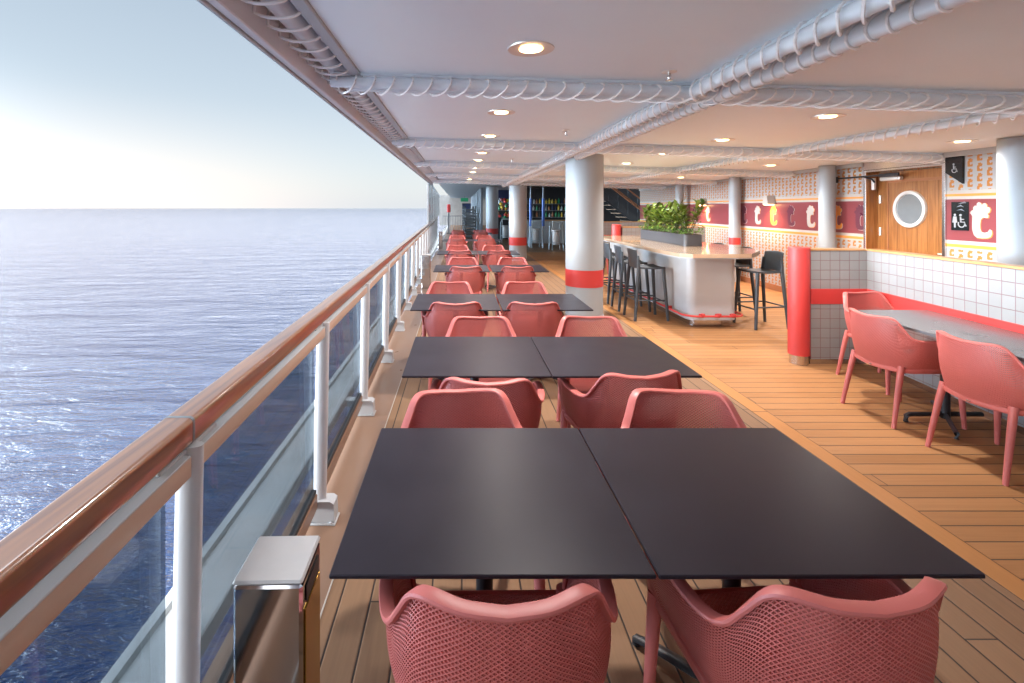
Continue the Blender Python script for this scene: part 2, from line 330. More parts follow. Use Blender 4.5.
# ------------------------------------------------------------------ mesh helpers
class MB:
    def __init__(s): s.v = []; s.f = []; s.sm = []
    def add(s, vs, fs, smooth=False):
        o = len(s.v); s.v += [tuple(v) for v in vs]; s.f += [tuple(i+o for i in f) for f in fs]; s.sm += [smooth]*len(fs); return s
    def box(s, x0, x1, y0, y1, z0, z1, bev=0.0, mtx=None):
        if x0 > x1: x0, x1 = x1, x0
        if y0 > y1: y0, y1 = y1, y0
        if z0 > z1: z0, z1 = z1, z0
        b = min(bev, (x1-x0)*.45, (y1-y0)*.45, (z1-z0)*.45)
        if b <= 0:
            vs = [(x, y, z) for z in (z0, z1) for x, y in ((x0, y0), (x1, y0), (x1, y1), (x0, y1))]
            fs = [(3, 2, 1, 0), (4, 5, 6, 7), (0, 1, 5, 4), (1, 2, 6, 5), (2, 3, 7, 6), (3, 0, 4, 7)]
        else:
            rings = []
            for z, i in ((z0, b), (z0+b, 0), (z1-b, 0), (z1, b)):
                X0, X1, Y0, Y1 = x0+i, x1-i, y0+i, y1-i; c = b if i == 0 else b*.3
                rings.append([(X0+c, Y0, z), (X1-c, Y0, z), (X1, Y0+c, z), (X1, Y1-c, z), (X1-c, Y1, z), (X0+c, Y1, z), (X0, Y1-c, z), (X0, Y0+c, z)])
            vs = [p for r in rings for p in r]; fs = []
            for k in range(3):
                for i in range(8): j = (i+1) % 8; fs.append((k*8+i, k*8+j, k*8+8+j, k*8+8+i))
            fs.append(tuple(range(7, -1, -1))); fs.append(tuple(range(24, 32)))
        if mtx is not None: vs = [mtx @ Vector(v) for v in vs]
        return s.add(vs, fs)
    def tube(s, pts, rad, n=10, closed=False, cap=True, sx=1.0, sz=1.0, up=Vector((0, 0, 1)), smooth=True):
        pts = [Vector(p) for p in pts]; N = len(pts); vs = []; fs = []
        r_ = rad if isinstance(rad, (list, tuple)) else [rad]*N
        for i, p in enumerate(pts):
            a = pts[(i-1) % N] if (closed or i > 0) else p; c = pts[(i+1) % N] if (closed or i < N-1) else p
            d = (c-a).normalized(); u = up if abs(d.dot(up)) < 0.97 else Vector((0, 1, 0))
            sd_ = d.cross(u).normalized(); w = sd_.cross(d).normalized()
            for k in range(n):
                t = 2*PI*k/n; vs.append(p + sd_*math.cos(t)*r_[i]*sx + w*math.sin(t)*r_[i]*sz)
        rng = N if closed else N-1
        for i in range(rng):
            for k in range(n):
                j = (i+1) % N; fs.append((i*n+k, i*n+(k+1) % n, j*n+(k+1) % n, j*n+k))
        if cap and not closed:
            fs.append(tuple(range(n))[::-1]); fs.append(tuple((N-1)*n+k for k in range(n)))
        return s.add(vs, fs, smooth)
    def prism(s, pts2, h0, h1, plane='XY', mtx=None):
        n = len(pts2)
        def P(a, b, h): return {'XY': (a, b, h), 'XZ': (a, h, b), 'YZ': (h, a, b)}[plane]
        vs = [P(a, b, h0) for a, b in pts2] + [P(a, b, h1) for a, b in pts2]
        fs = [tuple(range(n))[::-1], tuple(range(n, 2*n))] + [(i, (i+1) % n, n+(i+1) % n, n+i) for i in range(n)]
        if mtx is not None: vs = [mtx @ Vector(v) for v in vs]
        return s.add(vs, fs)
    def lathe(s, prof, c=(0, 0, 0), n=32, smooth=True):
        vs = []; fs = []
        for r, z in prof:
            for k in range(n): t = 2*PI*k/n; vs.append((c[0]+r*math.cos(t), c[1]+r*math.sin(t), c[2]+z))
        for i in range(len(prof)-1):
            for k in range(n): fs.append((i*n+k, i*n+(k+1) % n, (i+1)*n+(k+1) % n, (i+1)*n+k))
        fs.append(tuple(range(n))[::-1]); fs.append(tuple((len(prof)-1)*n+k for k in range(n)))
        return s.add(vs, fs, smooth)
    def mesh(s, name, m):
        me = bpy.data.meshes.new(name); me.from_pydata(s.v, [], s.f); me.polygons.foreach_set('use_smooth', s.sm)
        if m is not None: me.materials.append(M[m] if isinstance(m, str) else m)
        me.update()
        if any(s.sm):
            try: me.set_sharp_from_angle(angle=math.radians(40))
            except Exception: pass
        return me
    def build(s, name, m, parent=None, loc=(0, 0, 0), rz=0.0):
        o = bpy.data.objects.new(name, s.mesh(name, m)); COL.objects.link(o); o.location = loc; o.rotation_euler = (0, 0, rz)
        if parent is not None: o.parent = parent
        return o

def tag(o, label=None, cat=None, group=None, kind=None):
    if label: o['label'] = label
    if cat: o['category'] = cat
    if group: o['group'] = group
    if kind: o['kind'] = kind
    return o
def thing(name, label, cat, loc=(0, 0, 0), rz=0.0, group=None):
    o = bpy.data.objects.new(name, None); COL.objects.link(o); o.empty_display_size = 0.1
    o.location = loc; o.rotation_euler = (0, 0, rz); return tag(o, label, cat, group)
def copy_tree(o, parent=None):
    c = o.copy(); COL.objects.link(c)
    if parent is not None: c.parent = parent
    for ch in list(o.children): copy_tree(ch, c)
    return c
def place(proto, used, loc, rz, label, group=None):
    o = copy_tree(proto) if used[0] else proto
    used[0] = True
    o.location = loc; o.rotation_euler = (0, 0, rz); o['label'] = label
    if group: o['group'] = group
    return o
def struct(mb, name, m, loc=(0, 0, 0), rz=0.0): return tag(mb.build(name, m, None, loc, rz), kind='structure')

def cyl_band(name, m, parent, r, z0, z1, n=40):
    return MB().lathe([(r, z0), (r, z1)], n=n).build(name, m, parent)
def ceil_z(x): return 2.56 - 0.03*(x+1)

# ------------------------------------------------------------------ setting: sea, hull, deck, ceiling
mb = MB(); mb.add([(-45000, -45000, -18), (45000, -45000, -18), (45000, 45000, -18), (-45000, 45000, -18)], [(0, 1, 2, 3)])
struct(mb, 'sea', 'sea')
mb = MB(); mb.box(-0.90, 12, -13, 60, -0.4, -0.012)                     # steel deck plate under the planks
mb.box(-0.95, 12, -13, 60, -18.5, -2.9)
mb.box(-0.9, 12, 59, 60, -18, 3)
struct(mb, 'hull', 'hullwhite')
mb = MB()
mb.box(-1.60, -1.30, -3, 60, -0.62, -0.50, 0.01)                         # outboard ledge seen through the rail glass
mb.box(-1.60, -1.55, -3, 60, -0.50, -0.46)
for k in range(24): mb.box(-1.30, -0.88, 0.2+2.62*k, 0.30+2.62*k, -0.60, -0.53)
struct(mb, 'hull_ledge', 'hullwhite')
mb = MB(); mb.box(-0.90, -0.565, -13, 60, -0.010, 0.0)
struct(mb, 'waterway', 'tan')
mb = MB(); mb.box(-0.56, 2.36, -13, 60, -0.010, 0.002)
struct(mb, 'deck', 'deck_long')
M['deck_margin'] = plank_mat('teak_margin', 'X', 0.13, (0.36, 0.16, 0.05), (0.50, 0.24, 0.085), (0.045, 0.028, 0.02), 0.5, off=-2.36, length=3.1)
mb = MB(); mb.box(2.36, 2.49, -13, 17.9, -0.010, 0.003)
struct(mb, 'deck_margin', 'deck_margin')
mb = MB(); mb.box(2.49, 7.2, -13, 17.9, -0.010, 0.002)
struct(mb, 'deck_athwart', 'deck_cross')
mb = MB(); mb.box(2.36, 12, 17.9, 60, -0.010, 0.001)
struct(mb, 'deck_far', 'deck_long')
mb = MB(); mb.box(-0.567, -0.561, -13, 60, -0.008, 0.004)
struct(mb, 'deck_trim', 'cream')

YE = 16.7; Y0 = -12.05
# ceiling slab with slight camber
mb = MB()
xs = [-0.66 + i*(7.6/8) for i in range(9)]
vs = []; fs = []
for x in xs:
    for y in (Y0, YE):
        vs.append((x, y, ceil_z(x))); vs.append((x, y, ceil_z(x)+0.25))
for i in range(8):
    a = i*4; b = a+4
    fs += [(a, a+2, b+2, b), (a+1, b+1, b+3, a+3), (a, b, b+1, a+1), (a+2, a+3, b+3, b+2)]
fs += [(0, 1, 3, 2), (32, 34, 35, 33)]
mb.add(vs, fs); struct(mb, 'ceiling', 'ceil')
mb = MB()
mb.box(-0.984, -0.655, Y0, YE, 2.762, 2.82)
for k in range(19): mb.box(-0.95, -0.70, Y0+0.3+k*1.45, Y0+0.36+k*1.45, 2.62, 2.76)
struct(mb, 'ceiling_trough', 'trough')
mb = MB(); mb.box(-0.984, -0.935, Y0, YE, 2.45, 2.76, 0.006); struct(mb, 'ceiling_edge', 'fascia')
mb = MB(); mb.box(-1.005, -0.986, Y0, YE, 2.44, 2.80, 0.003); struct(mb, 'ceiling_lip', 'white')
mb = MB(); mb.box(-0.725, -0.662, Y0, YE, 2.53, 2.76, 0.004); struct(mb, 'ceiling_trim', 'white')

# ------------------------------------------------------------------ ceiling pipes with rope lashing
def helix(mb, f, L, pitch, a, b, r=0.007, phase=0.0, slant=0.0, n=14, sides=5):
    """elliptical winding; f(s, u, w) -> world point (s along, u sideways, w up)"""
    pts = []; tot = int(L/pitch*n)
    for i in range(tot+1):
        t = 2*PI*i/n + phase; s_ = L*i/tot + slant*math.cos(t)
        jig = 1+0.04*math.sin(i*1.7)
        pts.append(f(s_, a*math.cos(t)*jig, b*math.sin(t)*jig))
    mb.tube(pts, r, sides)

YP = [3.2 + 2.9*k for k in range(5)]
names_r = ['nearest', 'second', 'third', 'fourth', 'farthest']
for k, yp in enumerate(YP):
    dr = 0.045
    t = thing('ceiling_pipe', f'{names_r[k]} of the white rope-wound pipe pairs crossing the ceiling from side to side', 'ceiling pipe', (0, yp, 0), 0, 'pipes crossing the ceiling')
    a = Vector((-0.86, 0, ceil_z(-0.86)-0.062)); b = Vector((6.35, 0, ceil_z(6.35)-0.062))
    pt = lambda s_: a + (b-a)*(s_/7.21)
    MB().tube([a, b], 0.038, 14).build('pipe', 'pipe', t)
    MB().tube([a+Vector((0.1, 0.095, -0.018)), b+Vector((0, 0.095, -0.018))], 0.024, 12).build('pipe', 'pipe', t)
    m_ = MB(); helix(m_, lambda s_, u, w: pt(s_) + Vector((0, u+0.045, w-0.006)), 7.1, 0.125, -0.106, 0.054, 0.0075, slant=0.05)
    m_.build('rope', 'rope', t)
    MB().tube([a+Vector((0.02, 0, 0.058)), b+Vector((-0.02, 0, 0.058))], 0.014, 6).build('hanger_strip', 'pipe', t)
def long_pipe(x, zc, r, y0, y1, label, pitch, a, b, rr=0.007, dx=0.0, slant=0.02):
    t = thing('ceiling_pipe', label, 'ceiling pipe', (x, 0, 0), 0, 'pipes running along the ceiling')
    P0 = Vector((0, y0, zc)); P1 = Vector((dx, y1, zc)); L = y1-y0
    MB().tube([P0, P1], r, 16).build('pipe', 'pipe', t)
    m_ = MB(); helix(m_, lambda s_, u, w: P0+(P1-P0)*(s_/L) + Vector((u, 0, w)), L, pitch, a, b, rr, slant=slant); m_.build('rope', 'rope', t)
    MB().tube([P0+Vector((0, 0, r+0.012)), P1+Vector((0, 0, r+0.012))], 0.012, 6).build('hanger_strip', 'pipe', t)
long_pipe(1.60, 2.42, 0.040, Y0, 16.6, 'white pipe wound with rope running over the thick columns, the left one of the pair', 0.12, 0.060, 0.058, 0.0075, dx=-0.1, slant=0.04)
long_pipe(1.79, 2.405, 0.046, Y0, 16.6, 'fat white lagged pipe beside the rope-wound one over the thick columns', 0.10, 0.051, 0.051, 0.007, dx=-0.1, slant=0.0)
long_pipe(4.12, 2.345, 0.032, Y0, 16.6, 'white rope-wound pipe running along the ceiling between bar and maroon wall', 0.12, 0.050, 0.048, 0.007, dx=-0.1, slant=0.04)
t = thing('ceiling_pipe', 'fat pipe coiled with white hoops in the trough at the sea edge of the ceiling', 'ceiling pipe', (-0.815, 0, 0))
MB().tube([(-0.045, Y0, 2.625), (-0.045, YE, 2.625)], 0.058, 18).build('pipe', 'pipe', t)
m_ = MB(); k = Y0+0.1
while k < YE-0.05:
    pts = []
    for i in range(13):
        a = PI + PI*i/12; pts.append((0.155*math.cos(a)*1.0, k + 0.035*math.sin(a), 2.60 + 0.10*math.sin(a)))
    pts = [(-0.115, k, 2.74)] + [(min(0.095, max(-0.115, p[0])), p[1], p[2]) for p in pts] + [(0.085, k, 2.64)]
    m_.tube(pts, 0.0075, 6); k += 0.152
m_.build('hoop', 'rope', t)

# ------------------------------------------------------------------ railing
RX = -0.665; SK = -0.0245           # rail line x = RX + SK*y
ang = math.atan(-SK)
rail = thing('ship_railing', 'white ship railing with varnished wooden handrail and tinted glass panels along the sea side', 'railing')
def rx(y, d=0.0): return RX + SK*y + d
def sweep_rect(mb, y0, y1, prof, seg=1):
    n = len(prof); vs = []
    for j in range(seg+1):
        y = y0+(y1-y0)*j/seg
        for a, b in prof: vs.append((rx(y, a), y, b))
    fs = []
    for j in range(seg):
        for k in range(n): fs.append((j*n+k, j*n+n+k, j*n+n+(k+1) % n, j*n+(k+1) % n))
    fs.append(tuple(range(n))); fs.append(tuple(seg*n+k for k in range(n))[::-1])
    mb.add(vs, fs, True)
def rrect(cx, cz, w, h, r, n=5, tilt=0):
    p = []
    for sx, sz, a0 in ((1, 1, 0), (-1, 1, 90), (-1, -1, 180), (1, -1, 270)):
        for i in range(n+1):
            a = math.radians(a0+90*i/n); p.append((cx+sx*(w/2-r)+r*math.cos(a), cz+sz*(h/2-r)+r*math.sin(a)))
    return p
posts = [1.23+1.31*k for k in range(-10, 22)]
joints = [-11.9] + [1.22, 6.46, 11.7, 16.94, 22.2, 30]
for a, b in zip(joints[:-1], joints[1:]):
    m_ = MB(); sweep_rect(m_, a, b-0.004, rrect(-0.02, 1.085, 0.078, 0.068, 0.013)); m_.build('handrail', 'handrail', rail)
for a in joints[1:-1]:
    m_ = MB(); sweep_rect(m_, a-0.006, a+0.004, rrect(-0.02, 1.085, 0.0795, 0.0695, 0.0135)); m_.build('joint_ring', 'greysteel', rail)
for i, y in enumerate(posts):
    m_ = MB(); x = rx(y, -0.005)
    zs = [0.09, 0.14, 0.55, 0.96, 1.045]
    m_.tube([(x-0.012+0.02*z, y, z) for z in zs], [0.037, 0.036, 0.035, 0.034, 0.034], 20, sx=1.0, sz=0.6, up=Vector((0,1,0)))
    p = m_.build('post', 'post', rail)
    b = MB(); b.prism([(x-0.078, 0.004), (x+0.078, 0.004), (x+0.074, 0.105), (x+0.055, 0.118), (x-0.065, 0.118), (x-0.076, 0.10)], y-0.04, y+0.04, 'XZ')
    b.box(x-0.085, x+0.085, y-0.05, y+0.05, 0.001, 0.010, 0.002)
    for sx in (-0.06, 0.06): b.lathe([(0.008, 0.0), (0.008, 0.008), (0.004, 0.011)], (x+sx, y-0.044, 0.008), 8)
    b.build('post_base', 'white', p)
    b = MB()
    for j in (-2, -1, 0, 1, 2): b.tube([(x-0.012, y+j*0.055, 1.025), (x-0.012, y+j*0.055, 1.06)], 0.013, 10)
    b.box(x-0.03, x+0.012, y-0.13, y+0.13, 1.030, 1.0455, 0.003)
    b.build('rail_bracket', 'white', p)
    if i < len(posts)-1:
        y1 = posts[i+1]; g0, g1 = y+0.045, y1-0.045
        m_ = MB(); sweep_rect(m_, g0, g1, [(-0.045, 0.15), (-0.033, 0.15), (-0.033, 0.99), (-0.045, 0.99)]); g = m_.build('glass_panel', 'glass', rail)
        for v in (0,): g.data.polygons.foreach_set('use_smooth', [False]*len(g.data.polygons))
        m_ = MB(); sweep_rect(m_, g0-0.02, g1+0.02, rrect(-0.010, 1.0, 0.060, 0.052, 0.004, 2)); f = m_.build('top_bar', 'bar_tan', g)
        m_ = MB(); sweep_rect(m_, g0-0.012, g1+0.012, rrect(-0.012, 1.029, 0.070, 0.006, 0.002, 1)); m_.build('capping', 'white', g)
        m_ = MB(); sweep_rect(m_, g0, g1, rrect(-0.036, 0.175, 0.03, 0.022, 0.003, 1)); m_.build('gasket', 'rubber', g)
        m_ = MB(); sweep_rect(m_, g0, g1, rrect(-0.036, 0.125, 0.042, 0.076, 0.004, 1)); m_.build('bottom_bar', 'tan', g)
# wind screens above the far rail
for k in range(7):
    y = 17.2+k*3.0
    s_ = thing('wind_screen', f'tall clear wind screen on the far rail, number {k+1} counted from the ceiling end' if False else ['tall clear wind screen where the near ceiling ends', 'second tall clear wind screen beyond the ceiling end', 'third tall clear wind screen along the far rail', 'fourth tall clear wind screen along the far rail', 'fifth tall clear wind screen along the far rail', 'sixth tall clear wind screen along the far rail', 'last tall clear wind screen before the far bulkhead'][k], 'wind screen', (0, 0, 0), 0, 'wind screens on the far rail')
    m_ = MB(); sweep_rect(m_, y, y+2.9, [(-0.06, 1.1), (-0.05, 1.1), (-0.05, 2.62), (-0.06, 2.62)]); m_.build('pane', 'screen', s_)
    m_ = MB()
    for yy in (y, y+2.9): m_.box(rx(yy)-0.09, rx(yy)-0.03, yy-0.03, yy+0.03, 1.11, 2.62, 0.004)
    m_.box(rx(y)-0.09, rx(y)-0.03, y-0.03, y+2.93, 2.56, 2.61)
    m_.build('frame', 'white', s_)

# ------------------------------------------------------------------ columns
for (x, y, r, ztop, lab) in ((1.875, 7.25, 0.275, ceil_z(1.875), 'nearest thick white column with a red band, beside the bar'),
                      (1.82, 15.1, 0.275, ceil_z(1.82), 'middle one of the three thick white columns with red bands'),
                      (1.44, 21.6, 0.275, 2.66, 'farthest thick white column, with a narrow neck on top')):
    t = thing('column', lab, 'column', (x, y, 0), 0.4, 'thick columns with red bands')
    MB().lathe([(r+0.006, 0.002), (r+0.006, 0.06), (r, 0.065), (r, 0.485)], n=48).build('shaft', 'white_col', t)
    MB().lathe([(r+0.004, 0.486), (r+0.004, 0.735)], n=48).build('band', 'red', t)
    MB().lathe([(r, 0.736), (r, ztop-0.005)], n=48).build('shaft', 'white_col', t)
    MB().box(-0.012, 0.012, -r-0.008, -r+0.01, 0.75, ztop-0.02, 0.002).build('seam', 'white_col', t, rz=0.9)
    MB().lathe([(r*0.35, ztop-0.01), (r*0.35, ztop+0.4)] if ztop > 2.6 else [(r+0.012, ztop-0.03), (r+0.012, ztop-0.002)], n=32).build('collar', 'pipe', t)
for (x, y, r, lab) in ((5.66, 4.87, 0.145, 'slim white column at the right edge beside the sign boards'), (6.04, 7.9, 0.115, 'slim white column left of the wooden door'),
                       (6.18, 10.8, 0.115, 'slim white column with a red band, left of the lit wall lamp'), (6.22, 13.6, 0.105, 'slim white column behind the plants on the bar')):
    t = thing('column', lab, 'column', (x, y, 0), 0, 'slim columns along the wall')
    zt = ceil_z(x)-0.005
    MB().lathe([(r, 0.002), (r, 0.83)], n=32).build('shaft', 'white_col', t)
    MB().lathe([(r+0.003, 0.831), (r+0.003, 0.985)], n=32).build('band', 'red', t)
    MB().lathe([(r, 0.986), (r, zt)], n=32).build('shaft', 'white_col', t)

# ------------------------------------------------------------------ patterned wall (local: x along towards the camera, y into the wall)
def wall_x(y): return 6.10 + 0.045*(y-5)
WA = math.atan(0.045)
# local frame: origin on wall at y=17.8; local +x runs towards the camera; local +y runs out (into the wall)
WL = Matrix.Translation((wall_x(17.8), 17.8, 0)) @ Matrix.Rotation(-PI/2-WA, 4, 'Z')
WS = math.sqrt(1+0.045**2)
def sx_(y): return (17.8-y)*WS     # world y -> local x
d0, d1 = sx_(7.32), sx_(6.085); DTOP = 2.2
ZT = 2.40
def wobj(mb, name, m, parent=None):
    o = mb.build(name, m, parent)
    if parent is None: o.matrix_world = WL
    return o
def wthing(name, label, cat, group=None):
    o = thing(name, label, cat, group=group); o.matrix_world = WL; return o
wall = wthing('patterned_wall', 'long wall papered in orange bird letters with a maroon stripe along the promenade', 'wall')
m_ = MB(); L = sx_(-12.0)
m_.box(0, d0, 0, 0.3, 0, ZT); m_.box(d1, L, 0, 0.3, 0, ZT); m_.box(d0, d1, 0, 0.3, DTOP, ZT); m_.box(d0, d1, 0.2, 0.3, 0, DTOP)
m_.build('wallpaper', 'paper', wall)
for a, b in ((0.02, d0-0.03), (d1+0.03, L)):
    MB().box(a, b, -0.006, -0.001, 1.25, 1.757).build('stripe_panel', 'maroon', wall)
    MB().box(a, b, -0.004, -0.001, 1.758, 1.87).build('border_strip', 'cream', wall)
    MB().box(a, b, -0.004, -0.001, 1.14, 1.249).build('border_strip', 'cream', wall)
    MB().box(a, b, -0.006, -0.0045, 1.795, 1.825).build('orange_line', 'orange', wall)
    MB().box(a, b, -0.006, -0.0045, 1.165, 1.205).build('orange_line', 'orange', wall)
    MB().box(a, b, -0.02, -0.001, 0.004, 0.12, 0.003).build('skirting', 'stairwood', wall)
    MB().box(a, b, -0.05, -0.001, ceil_z(6.2)-0.06, ceil_z(6.2)+0.02, 0.004).build('cornice', 'white', wall)
BIRD = [(.10,.60),(.09,.40),(.10,.20),(.15,.07),(.25,.0),(.42,-.01),(.60,.0),(.72,.05),(.76,.13),(.75,.22),(.69,.25),(.63,.17),(.52,.145),(.42,.16),(.37,.24),
        (.36,.38),(.38,.50),(.46,.57),(.56,.555),(.63,.56),(.65,.63),(.60,.67),(.68,.72),(.71,.80),(.66,.86),(.59,.86),(.58,.92),(.53,.97),(.46,.96),(.43,.90),(.39,.97),
        (.31,1.0),(.25,.96),(.25,.89),(.18,.90),(.12,.85),(.13,.78),(.05,.75),(.0,.69),(.05,.655)]
def bird(xc, z0, h, m, parent, y=-0.012, grow=0.0, th=0.005, dx=0.0, dz=0.0):
    cx, cz = 0.38, 0.5
    pts = [(xc + ((a-cx)*(1+grow*1.3))*h*0.78 + dx, z0 + (cz+(b-cz)*(1+grow))*h + dz) for a, b in BIRD]
    return MB().prism(pts[::-1], y, y+th, 'XZ').build('letter', m, parent)
seq = [('darkred', 7.27), ('orange', 7.92), ('cream', 8.56), ('darkred', 9.10), ('orange', 9.65), ('cream', 10.2), ('darkred', 10.72), ('cream', 12.42), ('darkred', 13.2), ('cream', 14.2), ('orange', 14.9), ('darkred', 15.6), ('cream', 16.3)]
seq = [s_ for s_ in seq if s_[1] > 7.5] + [('darkred', 7.43)]
for c, y in seq:
    if c == 'darkred': bird(sx_(y), 1.31, 0.39, 'cream', wall, -0.0085, 0.02, 0.002); bird(sx_(y), 1.31, 0.39, c, wall, -0.013, 0.0, 0.0042, -0.008, 0.004)
    else: bird(sx_(y), 1.31, 0.39, 'orange' if c == 'cream' else 'cream', wall, -0.0085, 0.02, 0.002, 0.006, -0.004); bird(sx_(y), 1.31, 0.39, c, wall, -0.013, 0.0, 0.0042)
bird(sx_(5.64), 1.30, 0.42, 'orange', wall, -0.0085, 0.02, 0.002, 0.006, -0.005); bird(sx_(5.64), 1.30, 0.42, 'cream', wall, -0.013, 0.0, 0.0042)
wall.location = WL.translation

# wall lamps
for y, lab in ((9.65, 'lit wall lamp over an orange letter, nearer one of the two'), (12.55, 'lit wall lamp farther along, just right of the bar plants')):
    t = wthing('wall_lamp', lab, 'wall lamp', 'lamps on the maroon stripe')
    x = sx_(y)
    MB().prism([(x-0.055, 1.90), (x+0.055, 1.90), (x+0.10, 1.72), (x-0.10, 1.72)], -0.17, -0.02, 'XZ').build('lamp_shade', 'cream', t)
    MB().box(x-0.03, x+0.03, -0.02, -0.001, 1.76, 1.86, 0.003).build('back_plate', 'steel', t)
    MB().box(x-0.075, x+0.075, -0.15, -0.04, 1.712, 1.7185).build('bulb', 'bulb2', t)
    ld = bpy.data.lights.new('lamp_light', 'SPOT'); ld.energy = 14; ld.color = (1, 0.50, 0.20); ld.spot_size = math.radians(130); ld.spot_blend = 0.8; ld.shadow_soft_size = 0.05
    lo = bpy.data.objects.new('lamp_light', ld); COL.objects.link(lo); lo.parent = t; lo.location = (x, -0.12, 1.70)

# door
door = wthing('wooden_door', 'varnished plank door with round silver porthole in a steel frame', 'door')
m_ = MB(); m_.box(d0-0.03, d0+0.012, -0.03, 0.19, 0.003, DTOP+0.02, 0.003); m_.box(d1-0.012, d1+0.03, -0.03, 0.19, 0.003, DTOP+0.02, 0.003)
m_.box(d0+0.013, d1-0.013, -0.03, 0.19, DTOP-0.012, DTOP+0.02, 0.003); m_.box(d0-0.03, d1+0.03, -0.032, -0.002, DTOP+0.021, ceil_z(6.2)-0.002, 0.004)
m_.build('door_frame', 'steel', door)
m_ = MB(); m_.box(d0+0.013, d0+0.030, -0.028, 0.16, 0.005, DTOP-0.013)
m_.build('jamb_lining', 'doorwood', door)
leaf = MB().box(d0+0.032, d1-0.016, 0.13, 0.185, 0.01, DTOP-0.02, 0.004).build('door_leaf', 'doorwood', door)
pa, pb = d0+0.24, d1-0.06
m_ = MB(); n = 6
for i in range(n):
    a = pa+(pb-pa)*i/n; m_.box(a+0.006, a+(pb-pa)/n-0.006, 0.122, 0.129, 0.2, 2.02, 0.003)
m_.build('door_planks', 'doorwood', leaf)
m_ = MB(); m_.box(pa-0.02, pa-0.004, 0.119, 0.129, 0.16, 2.06, 0.002); m_.box(pa-0.003, pb+0.003, 0.119, 0.129, 2.022, 2.06, 0.002); m_.build('moulding', 'stairwood', leaf)
wx = sx_(6.72)
def ring(mb, cx, cz, ri, ro, y0, y1, n=48):
    vs = []
    for k in range(n):
        a = 2*PI*k/n; c, s_ = math.cos(a), math.sin(a)
        vs += [(cx+ro*c, y1, cz+ro*s_), (cx+ro*0.985*c, y0, cz+ro*0.985*s_), (cx+ri*1.03*c, y0, cz+ri*1.03*s_), (cx+ri*c, y1, cz+ri*s_)]
    fs = []
    for k in range(n):
        j = (k+1) % n
        for q in range(3): fs.append((k*4+q, k*4+q+1, j*4+q+1, j*4+q))
    mb.add(vs, fs, False)
m_ = MB(); ring(m_, wx, 1.635, 0.205, 0.26, 0.095, 0.1215); w_ = m_.build('porthole', 'silver', leaf)
pts = [(wx+0.207*math.cos(2*PI*k/40), 1.635+0.207*math.sin(2*PI*k/40)) for k in range(40)]
MB().prism(pts, 0.112, 0.118, 'XZ').build('porthole_glass', 'doorglass', leaf)
m_ = MB()
for zz in (1.78, 1.30): m_.tube([(d0+0.10, 0.115, zz-0.06), (d0+0.10, 0.115, zz+0.06)], 0.014, 10)
m_.build('hinge', 'silver', leaf)
m_ = MB(); m_.box(d0+0.05, d0+0.10, 0.02, 0.06, 1.92, 2.10, 0.008); m_.build('latch_box', 'silver', door)
m_ = MB(); m_.box(d0+0.16, d0+0.50, 0.05, 0.12, 2.05, 2.105, 0.012); m_.build('door_closer', 'silver', door)
m_ = MB(); m_.box(d0-0.62, d0+0.55, -0.07, -0.045, 2.115, 2.14, 0.004); m_.box(d0-0.66, d0-0.52, -0.10, -0.04, 2.06, 2.16, 0.006); m_.tube([(d0+0.0, -0.05, 2.125), (d0+0.1, 0.0, 2.08), (d0+0.12, 0.02, 2.03)], 0.012, 8)
m_.box(d0+0.3, d0+0.62, -0.065, -0.035, 2.10, 2.15, 0.004)
m_.build('closer_arm', 'black', door)
m_ = MB(); m_.box(d1-0.20, d1-0.08, 0.085, 0.10, 1.04, 1.06, 0.004); m_.lathe([(0.02, 0), (0.02, 0.02)], (d1-0.1, 0.11, 1.04), 12); m_.build('door_handle', 'silver', leaf)

def wheelchair(mb, cx, cz, s, y0, y1):
    """accessibility pictogram"""
    n = 26; vs = []; fs = []
    for i in range(n+1):
        a = math.radians(150 + 250*i/n); c, s_ = math.cos(a), math.sin(a)
        for r, y in ((0.27, y0), (0.20, y0), (0.20, y1), (0.27, y1)): vs.append((cx+(r*c-0.02)*s, y, cz+(r*s_-0.2)*s))
    for i in range(n):
        for q in range(4): fs.append((i*4+q, i*4+(q+1) % 4, i*4+4+(q+1) % 4, i*4+4+q))
    mb.add(vs, fs)
    P = lambda pts: mb.prism([(cx+a*s, cz+b*s) for a, b in pts], y0, y1, 'XZ')
    P([(-0.09+0.09*math.cos(2*PI*k/14), 0.42+0.09*math.sin(2*PI*k/14)) for k in range(14)])
    P([(-0.14, 0.30), (-0.04, 0.30), (-0.02, -0.10), (-0.12, -0.10)])
    P([(-0.04, 0.16), (-0.04, 0.09), (0.16, 0.09), (0.16, 0.16)])
    P([(-0.12, -0.10), (-0.02, -0.04), (0.16, -0.04), (0.20, -0.10)]); P([(0.14, -0.08), (0.20, -0.06), (0.34, -0.36), (0.27, -0.39)])
# black pictogram board
t = wthing('pictogram_board', 'black glossy board with white wheelchair and person symbols on the maroon stripe', 'sign')
b0, b1 = sx_(5.985), sx_(5.775)
MB().box(b0, b1, -0.020, -0.008, 1.375, 1.725, 0.002).build('board', 'smoke', t)
m_ = MB(); wheelchair(m_, b1-0.075, 1.49, 0.17, -0.0235, -0.0205); m_.build('wheelchair_symbol', 'grey_print', t)
m_ = MB(); cx = b0+0.05
m_.prism([(cx+0.014*math.cos(2*PI*k/12), 1.565+0.014*math.sin(2*PI*k/12)) for k in range(12)], -0.0235, -0.0205, 'XZ')
m_.prism([(cx-0.02, 1.545), (cx+0.02, 1.545), (cx+0.03, 1.47), (cx+0.012, 1.47), (cx+0.01, 1.41), (cx-0.01, 1.41), (cx-0.012, 1.47), (cx-0.03, 1.47)], -0.0235, -0.0205, 'XZ')
m_.build('person_symbol', 'grey_print', t)
m_ = MB()
